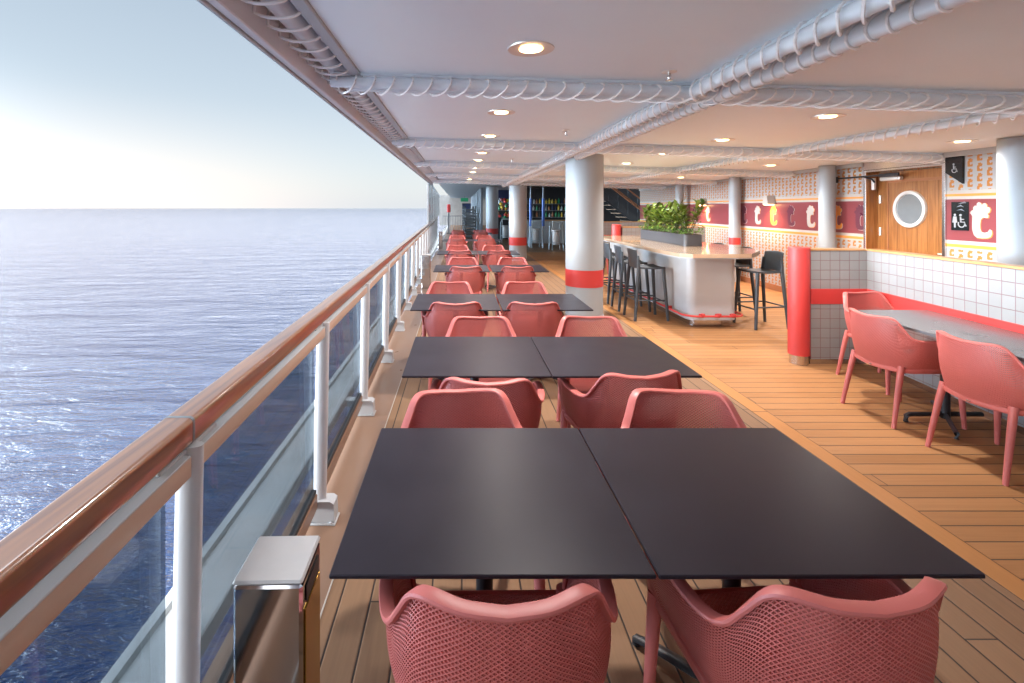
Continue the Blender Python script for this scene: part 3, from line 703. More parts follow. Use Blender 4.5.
for p_ in ([(0, .0), (.05, .03), (.09, .0), (.05, .012)], [(.02, .04), (.10, .07), (.12, .05), (.06, .045)], [(.0, -.04), (.06, -.02), (.10, -.05), (.05, -.035)]):
    m_.prism([(b0+0.07+a, 1.66+b) for a, b in p_], -0.0232, -0.0205, 'XZ')
m_.build('feather_symbol', 'greysteel', t)
t = wthing('wheelchair_sign', 'black cut-corner sign with a wheelchair symbol high on the wall right of the door', 'sign')
s0, s1 = sx_(6.04), sx_(5.83)
MB().prism([(s0, 2.30), (s1, 2.30), (s1, 1.945), (s0, 2.09)], -0.035, -0.008, 'XZ').build('sign_plate', 'darkred' if False else 'smoke', t)
m_ = MB(); wheelchair(m_, (s0+s1)/2+0.01, 2.14, 0.12, -0.039, -0.0355); m_.build('wheelchair_symbol', 'grey_print', t)

# ------------------------------------------------------------------ tiled booth walls
def booth_wall(label, name_loc, cx, cy, length, rz, zt=1.2, ends=()):
    """half wall: local x along, y thickness .1, tiled"""
    t = thing('tiled_half_wall', label, 'half wall', (cx, cy, 0), rz)
    m_ = MB(); m_.box(0, length, 0, 0.10, 0.06, zt); m_.build('tiling', 'tile', t)
    m_ = MB(); m_.box(0.0, length, 0.012, 0.088, 0.002, 0.059); m_.build('plinth', 'steel', t)
    m_ = MB(); m_.box(0, length, -0.006, 0.106, 0.64, 0.80, 0.002); m_.build('red_band', 'red', t)
    m_ = MB(); m_.box(-0.0, length, -0.012, 0.112, zt+0.001, zt+0.022, 0.004); m_.build('wood_cap', 'oak', t)
    return t
w1 = booth_wall('short white tiled half wall with red band running behind the red end post', None, 3.69, 5.05, 0.59, 0)
A = Vector((4.28, 5.05)); B = Vector((4.08, 3.48)); dv = (B-A).normalized()
w2 = booth_wall('long white tiled half wall with oak cap in front of the wooden door', None, A.x, A.y+0.0, 4.2, math.atan2(dv.y, dv.x))
def end_post(x, y, label, zt=1.235, r=0.1):
    t = thing('end_post', label, 'post', (x, y, 0))
    MB().lathe([(r, 0.10), (r, zt-0.006), (r-0.006, zt)], n=40).build('post_body', 'red', t)
    MB().lathe([(r-0.012, 0.002), (r-0.012, 0.099)], n=40).build('post_foot', 'steel', t)
end_post(3.60, 5.10, 'thick red round post at the end of the near tiled half wall')
w3 = booth_wall('tiled half wall far behind the bar stools, with a red end post', None, 3.72, 11.0, 1.9, 0)
end_post(3.60, 11.05, 'thick red round post at the end of the far tiled wall behind the bar', 1.27)
w4 = booth_wall('low tiled wall farthest back below the staircase', None, 3.9, 15.2, 2.3, 0)

# ------------------------------------------------------------------ armchair
def lerp(a, b, t): return a+(b-a)*t
def catmull(P, n):
    P = [Vector(p) for p in P]; out = []
    for i in range(len(P)-1):
        p0 = P[max(i-1, 0)]; p1 = P[i]; p2 = P[i+1]; p3 = P[min(i+2, len(P)-1)]
        for k in range(n):
            t = k/n; out.append(0.5*((2*p1) + (p2-p0)*t + (2*p0-5*p1+4*p2-p3)*t*t + (3*p1-p0-3*p2+p3)*t**3))
    out.append(P[-1]); return out
# half rim from the middle of the back to the front of the arm, and the matching line where the shell meets the seat
rim_h = [(0, -.275, .800), (.09, -.266, .806), (.165, -.236, .812), (.198, -.208, .792), (.224, -.178, .735), (.248, -.148, .682), (.268, -.105, .662), (.283, -.03, .660), (.287, .06, .664), (.282, .14, .662), (.272, .195, .640), (.258, .225, .585), (.246, .236, .50), (.238, .238, .43)]
seat_h = [(0, -.215, .425), (.08, -.210, .428), (.15, -.197, .432), (.185, -.180, .434), (.205, -.155, .436), (.218, -.125, .437), (.226, -.09, .438), (.231, -.03, .438), (.234, .05, .438), (.235, .12, .438), (.236, .165, .436), (.237, .195, .433), (.238, .22, .431), (.238, .238, .428)]
RIMC = catmull(rim_h, 8); SEATC = catmull(seat_h, 8); NN = len(RIMC)
def resample(C, s):
    f = s*(len(C)-1); i = min(int(f), len(C)-2); return C[i].lerp(C[i+1], f-i)
# arc length parameter of the rim
acc = [0]
for i in range(1, NN): acc.append(acc[-1]+((RIMC[i]-RIMC[i-1]).length+(SEATC[i]-SEATC[i-1]).length)/2)
TOT = acc[-1]
def at_len(d):
    s = -1 if d < 0 else 1; d = min(abs(d), TOT)
    i = 1
    while i < NN-1 and acc[i] < d: i += 1
    f = (d-acc[i-1])/max(1e-9, acc[i]-acc[i-1]); r = RIMC[i-1].lerp(RIMC[i], f); q = SEATC[i-1].lerp(SEATC[i], f)
    return Vector((s*r.x, r.y, r.z)), Vector((s*q.x, q.y, q.z))
def shell_pt(d, z):
    """point of the shell at arc d and absolute height fraction z (0 seat .. 1 rim)"""
    r, q = at_len(d); p = q.lerp(r, z)
    bul = 0.018*math.sin(PI*z); out = Vector((p.x, p.y+0.05, 0)); out = out.normalized()*bul if out.length > 1e-6 else out
    return p+out
def lattice(P, nu, nv, hole, ok=lambda u, v: True):
    """diamond lattice sheet with a diamond hole in every cell"""
    V = {}; vs = []; fs = []
    def vid(i, j):
        if (i, j) not in V: V[(i, j)] = len(vs); vs.append(P(i/nu, j/nv))
        return V[(i, j)]
    for i in range(0, nu+1):
        for j in range(0, nv+1):
            if (i+j) % 2 == 0: continue
            c = (i, j); cs = [(i-1, j), (i, j-1), (i+1, j), (i, j+1)]
            if i == 0 or i == nu or j == 0 or j == nv:
                cs = [q for q in cs if 0 <= q[0] <= nu and 0 <= q[1] <= nv]
                if len(cs) == 3 : fs.append(tuple(vid(*q) for q in cs))
                continue
            o = [vid(*q) for q in cs]
            if not ok(i/nu, j/nv): fs.append(tuple(o)); continue
            inn = []
            for q in cs:
                h = hole; inn.append(len(vs)); vs.append(P((i+(q[0]-i)*h)/nu, (j+(q[1]-j)*h)/nv))
            for k in range(4): fs.append((o[k], o[(k+1) % 4], inn[(k+1) % 4], inn[k]))
    return vs, fs
def solid_mesh(name, vs, fs, th, m):
    me = bpy.data.meshes.new(name); me.from_pydata([tuple(v) for v in vs], [], fs); me.update()
    o = bpy.data.objects.new('tmp', me); COL.objects.link(o)
    md = o.modifiers.new('s', 'SOLIDIFY'); md.thickness = th; md.offset = 0
    dg = bpy.context.evaluated_depsgraph_get(); me2 = bpy.data.meshes.new_from_object(o.evaluated_get(dg))
    bpy.data.objects.remove(o); bpy.data.meshes.remove(me)
    me2.name = name; me2.materials.clear(); me2.materials.append(M[m]); return me2
def make_chair():
    t = thing('armchair', 'red perforated resin armchair', 'armchair')
    nu = 2*int(TOT*2/0.0145/1.0); nu += nu % 2
    P = lambda u, v: shell_pt((u*2-1)*TOT, v)
    def ok(u, v):
        d = abs(u*2-1)*TOT; return d < TOT*0.90
    vs, fs = lattice(P, nu, 2*33, 0.68, ok)
    o = bpy.data.objects.new('backrest', solid_mesh('backrest', vs, fs, 0.011, 'chair')); COL.objects.link(o); o.parent = t
    # rim
    full = [Vector((-p.x, p.y, p.z)) for p in RIMC[::-1]] + RIMC[1:]
    mb = MB(); vs = []; fs = []; N = len(full)
    for i, p in enumerate(full):
        q, s_ = full[max(i-1, 0)], full[min(i+1, N-1)]; d = (s_-q).normalized()
        out = Vector((p.x, p.y+0.03, 0)).normalized(); out = (out - d*out.dot(d)).normalized(); w = d.cross(out).normalized()
        if w.z < 0 and abs(w.z) > 0.3: w = -w
        e_ = min(1, min(i, N-1-i)/10); W2 = lerp(0.012, 0.0190, e_); H2 = 0.0075
        for a in range(10):
            th = 2*PI*a/10; ca, sa = math.cos(th), math.sin(th)
            sg = lambda v: math.copysign(abs(v)**0.55, v)
            vs.append(p + out*(sg(ca)*W2+0.004) + d.cross(out)*(sg(sa)*H2))
    for i in range(N-1):
        for a in range(10): fs.append((i*10+a, i*10+(a+1) % 10, i*10+10+(a+1) % 10, i*10+10+a))
    mb.add(vs, fs, True); mb.build('rim', 'chair', t)
    # seat
    def SP(u, v):
        y = lerp(-0.205, 0.245, v); w = lerp(0.165, 0.234, min(1, (y+0.215)/0.09)**0.5)
        x = (u*2-1)*w; z = 0.438 - 0.012*math.cos(x/0.234*PI/2)*math.sin(PI*min(1, max(0, v))) - (0.02*max(0, v-0.85)/0.15)
        return Vector((x, y, z))
    vs, fs = lattice(SP, 2*34, 2*34, 0.66)
    o = bpy.data.objects.new('seat', solid_mesh('seat', vs, fs, 0.006, 'chair')); COL.objects.link(o); o.parent = t
    m_ = MB()
    loop = [(-0.236, -0.12, .425), (-0.238, 0.0, .425), (-0.238, 0.22, .420), (-0.22, 0.248, .413), (0, 0.252, .410), (0.22, 0.248, .413), (0.238, 0.22, .420), (0.238, 0, .425), (0.236, -0.12, .425), (0.20, -0.185, .422), (0.10, -0.212, .416), (0, -0.219, .412), (-0.10, -0.212, .416), (-0.20, -0.185, .422)]
    m_.tube(loop, 0.016, 8, closed=True, sx=0.65, sz=1.1); m_.build('seat_frame', 'chair', t)
    m_ = MB(); m_.box(-0.012, 0.012, -0.236, -0.230, 0.408, 0.416, 0.001); m_.build('badge', 'steel', t)
    for s_ in (-1, 1):
        m_ = MB(); m_.tube([(s_*0.236, 0.236, 0.445), (s_*0.243, 0.243, 0.30), (s_*0.256, 0.256, 0.012), (s_*0.2565, 0.2565, 0.0015)], [0.024, 0.0205, 0.0145, 0.0135], 14); m_.build('leg', 'chair', t)
        m_ = MB(); m_.tube([(s_*0.205, -0.178, 0.455), (s_*0.212, -0.198, 0.36), (s_*0.232, -0.262, 0.012), (s_*0.2325, -0.263, 0.0015)], [0.022, 0.021, 0.0145, 0.0135], 14); m_.build('leg', 'chair', t)
    return t
chair0 = make_chair(); cused = [False]

# table
def make_table(w=0.812, d=0.797):
    t = thing('square_table', 'dark square table', 'table')
    m_ = MB(); m_.box(-w/2, w/2, -d/2, d/2, 0.729, 0.7405, 0.0025); m_.build('tabletop', 'table', t)
    m_ = MB(); m_.box(-0.16, 0.16, -0.16, 0.16, 0.722, 0.7285, 0.002); m_.tube([(0, 0, 0.03), (0, 0, 0.722)], 0.028, 16); m_.build('pedestal', 'black', t)
    for k in range(4):
        a = PI/4+k*PI/2; c, s_ = math.cos(a), math.sin(a)
        m_ = MB(); m_.tube([(0.028*c, 0.028*s_, 0.045), (0.25*c, 0.25*s_, 0.032), (0.33*c, 0.33*s_, 0.022)], [0.022, 0.018, 0.014], 8, sx=1.3, sz=0.7)
        m_.lathe([(0.016, 0.0015), (0.016, 0.02)], (0.325*c, 0.325*s_, 0), 10); m_.build('foot', 'black', t)
    return t
table0 = make_table(); tused = [False]

order = ['nearest', 'second', 'third', 'fourth', 'fifth', 'sixth', 'farthest']
# row: y front, y back, x left, x middle; chairs front (y of the back rim, x...) and rear
rows = [
 (1.190, 1.985, -0.325, 0.487, [(1.008, 0.095, 0.01), (1.018, 0.868, 0.07)], [(2.215, 0.02, 0.10), (2.215, 0.965, -0.10)]),
 (2.585, 3.410, -0.315, 0.495, [(2.31, 0.145, -0.05), (2.40, 0.895, 0.14)], [(3.71, 0.16, 0.02), (3.72, 0.98, -0.04)]),
 (4.280, 5.090, -0.446, 0.375, [(4.22, -0.045, 0.03), (4.22, 0.66, -0.02)], [(5.46, -0.12, -0.04), (5.46, 0.73, 0.05)]),
 (6.860, 7.670, -0.385, 0.46, [(6.82, 0.08, 0.02), (6.82, 0.82, 0.03)], [(8.14, 0.05, 0.02), (8.14, 0.87, -0.05)]),
 (9.430, 10.240, -0.46, 0.36, [(9.42, 0.0, -0.03), (9.42, 0.76, 0.05)], [(10.83, -0.05, 0.03), (10.83, 0.75, 0.02)]),
 (13.20, 14.0, -0.48, 0.34, [(13.1, -0.10, 0.02), (13.1, 0.72, 0.0)], [(14.6, -0.08, 0.04), (14.6, 0.72, -0.03)]),
 (16.95, 17.75, -0.48, 0.34, [(16.9, -0.08, 0.03), (16.9, 0.74, -0.02)], [(18.3, -0.08, 0.0), (18.3, 0.74, 0.02)]),
]
for ri, (yf, yb, xl, xm, fr, rr) in enumerate(rows):
    for s_, side in ((0, 'left, sea-side'), (1, 'right, inboard')):
        x = (xl+0.406) if s_ == 0 else (xm+0.003+0.408)
        o = place(table0, tused, (x, (yf+yb)/2, 0.0015*s_*0), (0.0, 0.003)[s_], f'{side} dark square table of the {order[ri]} pair by the railing', 'dark tables along the railing')
    for lst, side, face in ((fr, 'near', 0), (rr, 'far', 1)):
        for k, (y, x, rz) in enumerate(lst):
            yy = y+0.275*math.cos(rz) if face == 0 else y-0.275*math.cos(rz)
            z = 0.0
            place(chair0, cused, (x, yy, z), rz+(PI if face else 0),
                  f'red armchair tucked under the {side} edge of the {order[ri]} table pair, {"left" if k == 0 else "right"} seat', 'red armchairs at the railing tables')
# booth table and chairs
bt = thing('long_table', 'long grey table along the tiled half wall at right', 'table', (0, 0, 0))
m_ = MB(); pts = [(3.50, 4.28), (4.165, 4.28), (3.90, 2.15), (3.40, 2.15), (3.42, 4.20)]
m_.prism(pts, 0.722, 0.742); m_.build('tabletop', 'gtable', bt)
for y in (3.68, 2.75):
    m_ = MB(); m_.tube([(3.72, y, 0.04), (3.72, y, 0.72)], 0.03, 14); m_.build('pedestal', 'black', bt)
    m_ = MB(); m_.tube([(3.42, y, 0.012), (3.42, y, 0.06), (3.45, y, 0.07), (4.0, y, 0.07)], 0.018, 8); m_.tube([(3.52, y-0.28, 0.015), (3.52, y-0.28, 0.05), (3.72, y, 0.07), (3.9, y+0.28, 0.05)], 0.016, 8); m_.build('foot', 'black', bt)
place(chair0, cused, (4.00, 4.52, 0), PI+0.12, 'red armchair at the far head of the long grey table by the tiled wall', 'red armchairs at the long table')
place(chair0, cused, (3.50, 3.83, 0), -PI/2+0.03, 'red armchair on the side of the long grey table, left of its neighbour', 'red armchairs at the long table')
place(chair0, cused, (3.50, 3.09, 0), -PI/2+0.02, 'red armchair nearest the right edge, on the side of the long grey table', 'red armchairs at the long table')
place(chair0, cused, (3.35, 12.1, 0), -PI/2+0.4, 'red armchair far back behind the bar stools', 'red armchairs in the far seating')

# ------------------------------------------------------------------ bins by the railing
def make_bin():
    t = thing('steel_bin', 'bin', 'bin')
    w, d, h = 0.178, 0.175, 0.69
    m_ = MB(); m_.box(-w/2, w/2, -d/2, d/2, 0.004, h-0.012, 0.008); m_.build('body', 'mirror', t)
    m_ = MB(); m_.box(-w/2-0.001, w/2+0.001, -d/2-0.001, d/2+0.001, h-0.0118, h, 0.005); m_.build('lid', 'lid', t)
    m_ = MB(); m_.box(w/2+0.0005, w/2+0.004, -d/2+0.022, d/2-0.018, 0.06, h-0.09, 0.001); m_.build('reflection_panel', 'deck_reflection', t)  # thin panel carrying the deck's reflection as colour
    m_ = MB(); m_.box(w/2+0.001, w/2+0.0035, -d/2+0.03, d/2-0.03, h-0.08, h-0.035, 0.001); m_.build('slot', 'black', t)
    return t
bin0 = make_bin(); bu = [False]
place(bin0, bu, (-0.497, 1.32, 0.001), 0.02, 'mirror-polished steel bin with painted gold deck reflection on one side in the foreground by the railing', 'steel bins by the railing')
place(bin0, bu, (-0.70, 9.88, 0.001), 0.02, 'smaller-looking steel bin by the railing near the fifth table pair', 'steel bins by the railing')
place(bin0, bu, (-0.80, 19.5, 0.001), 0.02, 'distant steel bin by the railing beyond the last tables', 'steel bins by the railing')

# ------------------------------------------------------------------ bar island
bar = thing('bar_counter', 'white island bar with pale glossy top and red foot rail', 'bar counter', (0, 0, 0))
def outline(x0, x1, y0, y1, c, n=6):
    p = []
    for cx, cy, a0 in ((x1-c, y1-c, 0), (x0+c, y1-c, 90), (x0+c, y0+c, 180), (x1-c, y0+c, 270)):
        for i in range(n+1): a = math.radians(a0+90*i/n); p.append((cx+c*math.cos(a), cy+c*math.sin(a)))
    return p
BY1 = 10.4
m_ = MB(); m_.prism(outline(3.13, 3.80, 6.56, BY1-0.3, 0.11, 8), 0.115, 1.0); o = m_.build('body', 'white', bar)
m_ = MB(); m_.prism(outline(3.24, 3.70, 6.70, BY1-0.4, 0.10), 0.002, 0.114); m_.build('plinth', 'steel', bar)
top = [(2.90, BY1), (2.86, 6.75), (2.90, 6.35), (3.02, 6.22), (3.62, 6.22), (3.80, 6.25), (4.22, 6.75), (4.28, 7.0), (4.28, BY1)]
m_ = MB(); m_.prism(top, 1.002, 1.052); m_.build('countertop', 'bartop', bar)
m_ = MB(); m_.prism([(x*0.994+0.02 if x > 3.5 else x+0.012, y+0.012 if y < 8 else y-0.01) for x, y in top], 0.985, 1.0015); m_.build('underside', 'white', bar)
m_ = MB(); pr = outline(3.05, 3.88, 6.48, BY1-0.2, 0.17, 8); m_.tube([(x, y, 0.185) for x, y in pr], 0.014, 8, closed=True); m_.build('foot_rail', 'red', bar)
m_ = MB()
for (x, y, dx, dy) in [(3.05, 7.1+i*0.65, 0.09, 0) for i in range(5)] + [(3.88, 7.1+i*0.65, -0.09, 0) for i in range(5)] + [(3.28, 6.48, 0, 0.09), (3.50, 6.48, 0, 0.09), (3.70, 6.48, 0, 0.09)]:
    m_.box(min(x, x+dx)-(0.015 if dx == 0 else 0), max(x, x+dx)+(0.015 if dx == 0 else 0), min(y, y+dy)-(0.015 if dy == 0 else 0), max(y, y+dy)+(0.015 if dy == 0 else 0), 0.165, 0.205, 0.003)
    m_.lathe([(0.028, 0), (0.028, 0.03)], (x, y, 0.19), 10)
m_.build('rail_bracket', 'red', bar)

# stools
def make_stool():
    t = thing('bar_stool', 'stool', 'bar stool')
    # local: faces +y, backrest at -y
    def SP(u, v):
        x = (u*2-1)*lerp(0.19, 0.205, v); y = lerp(-0.19, 0.20, v); return Vector((x, y, 0.765 + 0.012*(u*2-1)**2 - 0.012*math.sin(PI*v)))
    vs = [SP(i/12, j/12) for i in range(13) for j in range(13)]; fs = [(i*13+j, i*13+13+j, i*13+14+j, i*13+j+1) for i in range(12) for j in range(12)]
    o = bpy.data.objects.new('seat', solid_mesh('seat', vs, fs, 0.022, 'stool')); COL.objects.link(o); o.parent = t
    def BP(u, v):
        a = (u*2-1); w = lerp(0.185, 0.165, v); return Vector((a*w, -0.215-0.045*v+0.045*a*a, lerp(0.775, 1.045, v)-0.015*a*a*v))
    vs = [BP(i/12, j/8) for i in range(13) for j in range(9)]; fs = [(i*9+j, i*9+9+j, i*9+10+j, i*9+j+1) for i in range(12) for j in range(8)]
    o = bpy.data.objects.new('backrest', solid_mesh('backrest', vs, fs, 0.014, 'stool')); COL.objects.link(o); o.parent = t
    for s_ in (-1, 1):
        MB().tube([(s_*0.18, 0.18, 0.765), (s_*0.215, 0.235, 0.002)], [0.026, 0.020], 10).build('leg', 'stool', t)
        MB().tube([(s_*0.165, -0.19, 0.95), (s_*0.178, -0.185, 0.765), (s_*0.215, -0.25, 0.002)], [0.018, 0.026, 0.020], 10).build('leg', 'stool', t)
    m_ = MB()
    m_.tube([(-0.205, 0.215, 0.27), (0.205, 0.215, 0.27)], 0.011, 8); m_.tube([(-0.205, -0.23, 0.30), (0.205, -0.23, 0.30)], 0.011, 8)
    for s_ in (-1, 1): m_.tube([(s_*0.203, 0.212, 0.30), (s_*0.203, -0.228, 0.30)], 0.011, 8)
    m_.build('footrest', 'stool', t)
    return t
st0 = make_stool(); su = [False]
sl_ = ['nearest dark bar stool on the left side of the white bar', 'second dark bar stool on the left side of the white bar', 'third dark bar stool on the left side of the white bar', 'fourth dark bar stool left of the bar, mostly behind the column']
for k, y in enumerate((7.2, 7.84, 8.48, 9.15)):
    place(st0, su, (2.79, y, 0.001), -PI/2+(0.03, -0.05, 0.02, 0)[k], sl_[k], 'dark bar stools around the island')
for k, (x, y, r) in enumerate(((4.20, 6.72, 0.12), (4.22, 7.45, 0.0), (4.25, 8.3, 0.0))):
    place(st0, su, (x, y, 0.001), PI/2+r, ['nearest dark bar stool on the right side of the bar, next to the red post', 'second dark bar stool on the right side of the bar', 'third dark bar stool on the right side of the bar'][k], 'dark bar stools around the island')

# planter and shrubs
pl = thing('planter', 'long dark grey planter with rounded ends standing on the bar top', 'planter', (0, 0, 0))
m_ = MB(); o_ = outline(3.50, 3.79, 7.47, 9.35, 0.06, 5); m_.prism(o_, 1.054, 1.232); m_.build('box', 'planter', pl)
m_ = MB(); m_.prism(outline(3.515, 3.775, 7.485, 9.335, 0.05, 5), 1.2325, 1.236); m_.build('soil', 'soil', pl)
def leafblade(mb, p, d, L, w, nrm):
    d = d.normalized(); s_ = d.cross(nrm)
    s_ = s_.normalized() if s_.length > 1e-4 else Vector((1, 0, 0)); n = s_.cross(d)
    ks = [(0, 0.12, 0), (0.3, 0.85, 0.06), (0.6, 1.0, 0.07), (0.85, 0.6, 0.0), (1.0, 0.05, -0.10)]
    vs = []
    for a, b, c in ks:
        q = p+d*L*a+n*L*c; vs += [q-s_*w*b*0.5+n*w*0.12*b, q, q+s_*w*b*0.5+n*w*0.12*b]
    fs = []
    for i in range(4):
        for j in range(2): fs.append((i*3+j, i*3+j+1, i*3+j+4, i*3+j+3))
    mb.add(vs, fs, True)
rnd = random.Random(3)
yy = [7.68, 7.98, 8.26, 8.55, 8.85, 9.12]
lab = ['green leafy shrub at the near end of the planter', 'second shrub from the near end of the planter', 'third shrub from the near end of the planter', 'fourth shrub from the near end of the planter', 'fifth shrub from the near end of the planter', 'green leafy shrub at the far end of the planter']
for k, y in enumerate(yy):
    t = thing('leafy_shrub', lab[k], 'plant', (3.64, y, 1.236), 0, 'shrubs in the bar planter')
    st = MB(); lf = MB()
    hgt = [0.50, 0.42, 0.46, 0.42, 0.47, 0.42][k]
    for b in range(7):
        a = rnd.uniform(0, 2*PI); sp = rnd.uniform(0.03, 0.22); h = hgt*rnd.uniform(0.62, 1.0)
        base = Vector((rnd.uniform(-.04, .04), rnd.uniform(-.05, .05), -0.01)); tip = base + Vector((math.cos(a)*sp, math.sin(a)*sp*1.1, h))
        mid = base.lerp(tip, 0.5)+Vector((rnd.uniform(-.02, .02), rnd.uniform(-.02, .02), 0))
        st.tube([base, mid, tip], [0.006, 0.005, 0.003], 5)
        n = 13
        for i in range(n):
            f = 0.30+0.70*i/(n-1); p = base.lerp(mid, f*2) if f < 0.5 else mid.lerp(tip, (f-0.5)*2)
            th = i*2.4+a; el = lerp(0.0, 0.95, (f-0.3)/0.7)+rnd.uniform(-.25, .25)
            d = Vector((math.cos(th)*math.cos(el), math.sin(th)*math.cos(el), math.sin(el)))
            leafblade(lf, p, d, rnd.uniform(0.11, 0.18), rnd.uniform(0.052, 0.078), Vector((0, 0, 1)) if el < 1.2 else Vector((math.cos(th), math.sin(th), 0)))
    st.build('stem', 'stem', t); lf.build('foliage', 'leaf', t)
lf = MB()
for i in range(900):
    p = Vector((rnd.uniform(3.47, 3.82), rnd.uniform(7.45, 9.38), 1.235+rnd.uniform(0, 0.07)))
    a = rnd.uniform(0, 2*PI); el = rnd.uniform(-0.1, 1.2); leafblade(lf, p, Vector((math.cos(a)*math.cos(el), math.sin(a)*math.cos(el), math.sin(el))), rnd.uniform(.025, .045), rnd.uniform(.016, .026), Vector((0, 0, 1)))
tag(lf.build('ground_cover', 'leaf2'), 'low green ground cover filling the planter below the shrubs', 'ground cover', kind='stuff')

# ------------------------------------------------------------------ ceiling lights and sprinklers
def make_light():
    t = thing('ceiling_light', 'x', 'ceiling light')
    m_ = MB(); m_.lathe([(0.078, 0.0), (0.125, -0.004), (0.127, 0.004)], n=36); o = m_.build('trim_ring', 'silver', t)
    m_ = MB(); m_.lathe([(0.055, -0.0065), (0.062, -0.0045)], n=28); m_.build('lens', 'bulb', t)
    ld = bpy.data.lights.new('downlight', 'SPOT'); ld.energy = 31; ld.color = (1, 0.93, 0.88); ld.spot_size = math.radians(140); ld.spot_blend = 1.0; ld.shadow_soft_size = 0.06
    lo = bpy.data.objects.new('downlight', ld); COL.objects.link(lo); lo.parent = t; lo.location = (0, 0, -0.02)
    return t
l0 = make_light(); lu = [False]
ords = ['first', 'second', 'third', 'fourth', 'fifth', 'sixth', 'seventh', 'eighth', 'ninth']
for k in range(9):
    y = (2.61, 4.35, 5.78, 7.55, 8.72, 10.4, 11.6, 13.3, 14.5)[k]; x = 0.386-0.012*k
    place(l0, lu, (x, y, ceil_z(x)-0.003), 0.0, f'{ords[k]} round lit ceiling light from the camera in the row above the railing tables', 'downlights above the tables')
for k, (x, y) in enumerate(((3.15, 4.11), (3.04, 5.55), (2.95, 7.0), (2.95, 8.5), (2.9, 10.0), (2.9, 11.5))):
    place(l0, lu, (x, y, ceil_z(x)-0.003), 0.0, f'{ords[k]} round lit ceiling light from the camera in the row above the bar', 'downlights above the bar')
for k, (x, y) in enumerate(((5.4, 5.16), (5.3, 6.6), (5.25, 8.1), (5.25, 9.7), (5.2, 11.3))):
    place(l0, lu, (x, y, ceil_z(x)-0.003), 0.0, f'{ords[k]} round lit ceiling light from the camera in the row beside the patterned wall', 'downlights beside the wall')
def make_spr():
    t = thing('sprinkler', 'x', 'sprinkler')
    MB().lathe([(0.045, 0), (0.045, -0.004), (0.02, -0.010)], n=20).build('escutcheon', 'silver', t)
    MB().lathe([(0.009, -0.045), (0.012, -0.03), (0.010, -0.011)], n=10).build('nozzle', 'steel', t)
    MB().lathe([(0.022, -0.056), (0.022, -0.053)], n=14).build('deflector', 'steel', t)
    return t
s0_ = make_spr(); spu = [False]
for k, (x, y, lb) in enumerate(((1.29, 2.96, 'nearest metal sprinkler head on the ceiling, left of the crossing pipes'), (1.15, 5.2, 'second sprinkler head on the ceiling above the third table pair'), (4.7, 6.9, 'small sprinkler head on the ceiling in front of the patterned wall'), (0.9, 8.3, 'farther sprinkler head on the ceiling above the fourth table pair'))):
    place(s0_, spu, (x, y, ceil_z(x)), 0, lb, 'sprinkler heads on the ceiling')

# ------------------------------------------------------------------ far area
m_ = MB()
m_.box(-0.95, 12, 16.75, 60, 2.86, 2.95)
struct(m_, 'far_ceiling', 'greysteel')
bt_ = thing('ceiling_grille', 'grey slatted ceiling over the far end of the promenade', 'ceiling grille')
m_ = MB()
for k in range(60): m_.box(-0.85-0.0, 2.6, 17.0+k*0.55, 17.08+k*0.55, 2.60, 2.68)
m_.build('slat', 'paleblue', bt_)
m_ = MB()
for x in (-0.8, 0.6, 2.0): m_.box(x-0.05, x+0.05, 16.9, 50, 2.685, 2.80)
m_.build('beam', 'paleblue', bt_)
for k in range(9):
    y = 23.0+k*2.3; x = 1.02
    t = thing('grey_post', f'grey steel post of the glazed far promenade, {["first", "second", "third", "fourth", "fifth", "sixth", "seventh", "eighth", "ninth"][k]} behind the far column', 'post', (x, y, 0), 0, 'grey posts of the far promenade')
    MB().box(-0.07, 0.07, -0.10, 0.10, 0.002, 2.598, 0.01).build('shaft', 'greysteel', t)
    MB().box(-0.10, 0.10, -0.13, 0.13, 0.0015, 0.03, 0.004).build('foot', 'greysteel', t)
def stack(x, y, lab):
    t = thing('lounger_stack', lab, 'stack of loungers', (x, y, 0), 0, 'covered stacks on the far deck')
    m_ = MB()
    for k in range(9): m_.box(-0.30+0.02*(k % 2), 0.30, -0.6+0.03*(k % 3), 0.6, 0.15+k*0.17, 0.15+k*0.17+0.06, 0.02)
    m_.build('lounger_bed', 'greysteel', t)
    m_ = MB()
    for sx in (-0.27, 0.27):
        for sy in (-0.55, 0.55): m_.box(sx-0.02, sx+0.02, sy-0.02, sy+0.02, 0.002, 1.75, 0.004)
    for sy in (-0.55, 0.55): m_.box(-0.29, 0.29, sy-0.015, sy+0.015, 0.06, 0.10)
    m_.box(-0.015, 0.015, -0.55, 0.55, 0.055, 0.105)
    m_.build('frame', 'black', t)
stack(0.55, 25.0, 'nearest dark stack of loungers by the grey posts'); stack(0.50, 28.5, 'middle dark stack of loungers by the grey posts'); stack(0.45, 33.0, 'farthest dark stack of loungers by the grey posts')
t = thing('barrier_rail', 'low steel barrier crossing the far end of the promenade', 'barrier', (0, 36, 0))
m_ = MB(); m_.tube([(-1.3, 0, 1.05), (1.2, 0, 1.05)], 0.025, 8)
for k in range(14): m_.tube([(-1.3+k*0.19, 0, 0.003), (-1.3+k*0.19, 0, 1.05)], 0.014, 6)
m_.build('rail', 'greysteel', t)
t = thing('bulkhead', 'grey bulkhead with doorway closing the far end of the promenade', 'wall', (0, 46, 0))
m_ = MB(); m_.box(-2.0, 0.2, 0, 0.2, 0.002, 2.86); m_.box(1.3, 4, 0, 0.2, 0.002, 2.86); m_.box(0.2, 1.3, 0, 0.2, 2.1, 2.86); m_.build('panel', 'hullwhite', t)
m_ = MB(); m_.box(0.2, 1.3, 0.1, 0.15, 0.002, 2.1); m_.build('doorway', 'navy', t)
